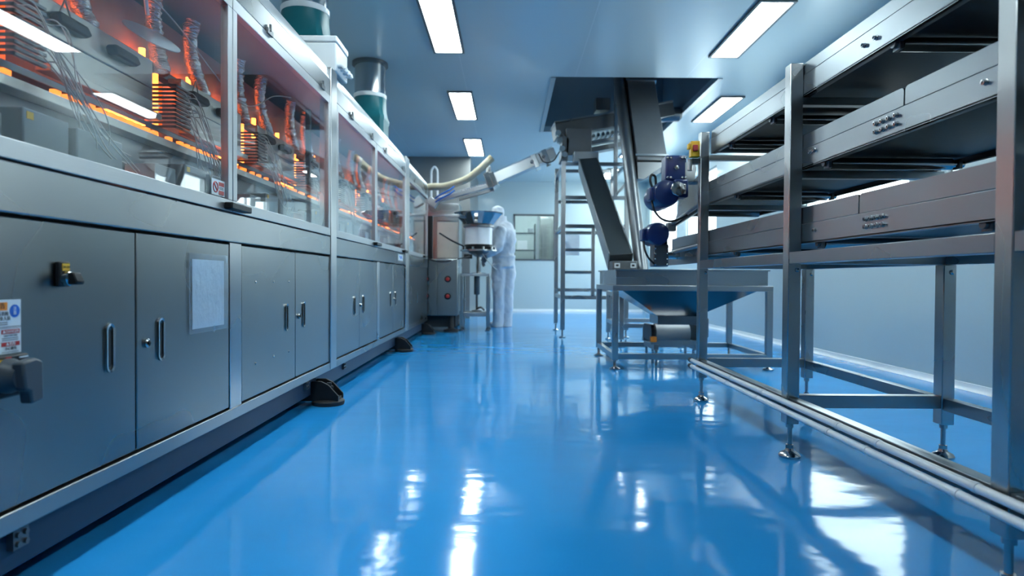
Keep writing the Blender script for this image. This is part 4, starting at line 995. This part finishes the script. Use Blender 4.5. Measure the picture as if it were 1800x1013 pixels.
# drives
def gear_motor(xc, y, zc, gz, flip):
    g = MB().box(xc, IX-0.055, y-0.06, y+0.06, gz-0.078, gz+0.078).build('gear_box', 'blue', cv, 0.010)
    for zz in (-0.06, 0.06):
        for x in (xc+0.02, IX-0.075):
            for j in (-.010, .010): 
                MB().lathe([(0.007, -0.06), (0.007, -0.07), (0.004, -0.072)], (x+j, y, gz+zz), 'y', 8).build('bolt', 'chrome', g)
    MB().lathe([(0.014, -0.06), (0.014, -0.068), (0.008, -0.07)], ((xc+IX-0.055)/2, y, gz), 'y', 14).build('plug', 'chrome', g)
    MB().cyl((IX-0.06, y, gz), (IX+0.01, y, gz), 0.03).build('shaft', 'steel_dark', g)
    return g
g1 = gear_motor(0.955, 3.90, 1.24, 1.385, 1)
MB().lathe([(0.05, -0.13), (0.074, -0.125), (0.082, -0.10), (0.082, 0.16), (0.06, 0.17)], (0.955, 3.92, 1.225), 'y', 30).build('motor', 'blue', cv)
mm = MB(); mm.lathe([(0.045, -0.132), (0.045, -0.145), (0.02, -0.15)], (1.01, 3.90, 1.245), 'y', 8); mm.box(0.99, 1.06, 3.76, 3.84, 1.215, 1.275); mm.build('motor_flange', 'chrome', g1, 0.004)
MB().box(1.0, 1.085, 3.80, 3.90, 1.20, 1.31).build('motor_neck', 'blue', g1, 0.01)
MB().box(0.855, 0.905, 3.82, 3.92, 1.185, 1.265).build('terminal_box', 'blue', g1, 0.008)
MB().tube(bez([(0.875, 3.86, 1.19), (0.885, 3.84, 1.13), (0.925, 3.83, 1.075), (0.985, 3.84, 1.058), (1.05, 3.86, 1.075), (1.10, 3.88, 1.10)], 8), 0.007, 8).build('cable', 'black', g1)
MB().tube(bez([(0.88, 3.86, 1.26), (0.865, 3.86, 1.31), (0.875, 3.87, 1.345), (0.90, 3.88, 1.335), (0.905, 3.88, 1.28)], 8), 0.008, 8).build('cable', 'black', g1)
g2 = MB().box(0.955, 1.055, 4.14, 4.26, 0.785, 0.935).build('gear_box', 'steel_dark', cv, 0.008)
for zz in (0.80, 0.835, 0.87, 0.905):
    for x in (0.965, 1.045): MB().lathe([(0.006, -0.06), (0.006, -0.068), (0.003, -0.07)], (x, 4.2, zz), 'y', 8).build('bolt', 'chrome', g2)
MB().cyl((1.05, 4.2, 0.86), (IX+0.01, 4.2, 0.86), 0.025).build('shaft', 'chrome', g2)
MB().box(0.965, 1.05, 4.15, 4.25, 0.935, 0.97).build('motor_neck', 'black', g2, 0.004)
mt = MB(); mt.lathe([(0.05, -0.11), (0.070, -0.105), (0.076, -0.085), (0.076, -0.06), (0.072, -0.055), (0.072, 0.12), (0.05, 0.13)], (0.975, 4.2, 1.0), 'y', 30); m2 = mt.build('motor', 'blue', cv)
for i in range(10):
    a = 2*PI*i/10
    MB().box(0.975+0.072*math.cos(a)-.004, 0.975+0.072*math.cos(a)+.004, 4.15, 4.31, 1.0+0.072*math.sin(a)-.004, 1.0+0.072*math.sin(a)+.004).build('cooling_fin', 'blue', m2)
MB().box(0.875, 0.915, 4.12, 4.22, 0.955, 1.035).build('terminal_box', 'blue', m2, 0.008)
MB().tube(bez([(0.89, 4.15, 0.96), (0.893, 4.13, 0.90), (0.915, 4.12, 0.845), (0.955, 4.13, 0.805)], 8), 0.007, 8).build('cable', 'black', m2)
# tier ends: tensioner plates and shafts
q = MB(); q.prism([(3.66, 1.115), (4.28, 1.06), (4.28, 1.10), (3.95, 1.30), (3.66, 1.33)], 'x', IX-0.014, IX-0.002); q.build('end_plate', 'polished', cv, 0.002)
MB().cyl((IX-0.03, 3.66, 1.14), (IX-0.03, 4.32, 1.075), 0.012).build('tension_rod', 'alu', cv)
MB().box(IX-0.06, IX-0.002, 4.27, 4.33, 1.03, 1.09).build('bearing_block', 'alu', cv, 0.004)
MB().cyl((IX-0.03, 3.64, 0.90), (IX-0.03, 4.42, 0.88), 0.012).build('tension_rod', 'alu', cv)
q = MB(); q.prism([(3.64, 0.80), (4.45, 0.80), (4.45, 0.86), (3.64, 0.84)], 'x', IX-0.012, IX-0.002); q.build('end_plate', 'steel', cv, 0.002)
MB().box(IX-0.07, IX-0.002, 3.84, 3.96, 1.30, 1.42).build('drive_bracket', 'steel', cv, 0.003)
es = MB().box(1.03, 1.082, 3.565, 3.61, 1.40, 1.49).build('emergency_switch', 'yellow', cv, 0.004)
lab(es, 'yellow emergency switch with red button')
MB().box(1.038, 1.066, 3.548, 3.566, 1.43, 1.465).build('red_button', 'red', es, 0.004)
MB().box(1.015, 1.032, 3.57, 3.6, 1.445, 1.475).build('side_lever', 'yellow', es, 0.003)
MB().box(1.05, 1.14, 3.61, 3.66, 1.37, 1.40).build('switch_arm', 'steel_dark', cv, 0.003)
MB().cyl((1.04, 3.62, 1.33), (1.04, 3.62, 1.395), 0.014).build('cable_gland', 'alu', es)

# ------------------------------------------------------------------ sky, camera, view
w = bpy.data.worlds.new('sky'); bpy.context.scene.world = w; w.use_nodes = True
n = w.node_tree.nodes; l = w.node_tree.links
bg = n['Background']
bg.inputs[0].default_value = (0.82, 0.965, 1.0, 1); bg.inputs[1].default_value = 1.9

cam = bpy.data.cameras.new('camera'); co = bpy.data.objects.new('camera', cam); C.objects.link(co)
cam.sensor_width = 36; cam.lens = 22.0; cam.clip_start = 0.05; cam.clip_end = 100
rot = Matrix.Rotation(-math.atan(5/1100), 4, 'Z') @ Matrix.Rotation(PI/2-math.atan(16.5/1100), 4, 'X') @ Matrix.Rotation(0.006, 4, 'Z')
co.matrix_world = Matrix.Translation((0, 0, 0.70)) @ rot
cam.dof.use_dof = True; cam.dof.focus_distance = 2.5; cam.dof.aperture_fstop = 2.8
S = bpy.context.scene
S.camera = co
S.view_settings.view_transform = 'Standard'; S.view_settings.look = 'None'
S.view_settings.exposure = 2.34; S.view_settings.gamma = 1.0
S.view_settings.use_curve_mapping = False
S.cycles.max_bounces = 10; S.cycles.transparent_max_bounces = 24; S.cycles.glossy_bounces = 6
S.cycles.sample_clamp_indirect = 6.0
S.cycles.caustics_reflective = False; S.cycles.caustics_refractive = False
for o in bpy.data.objects:
    if '_o' in o: del o['_o']
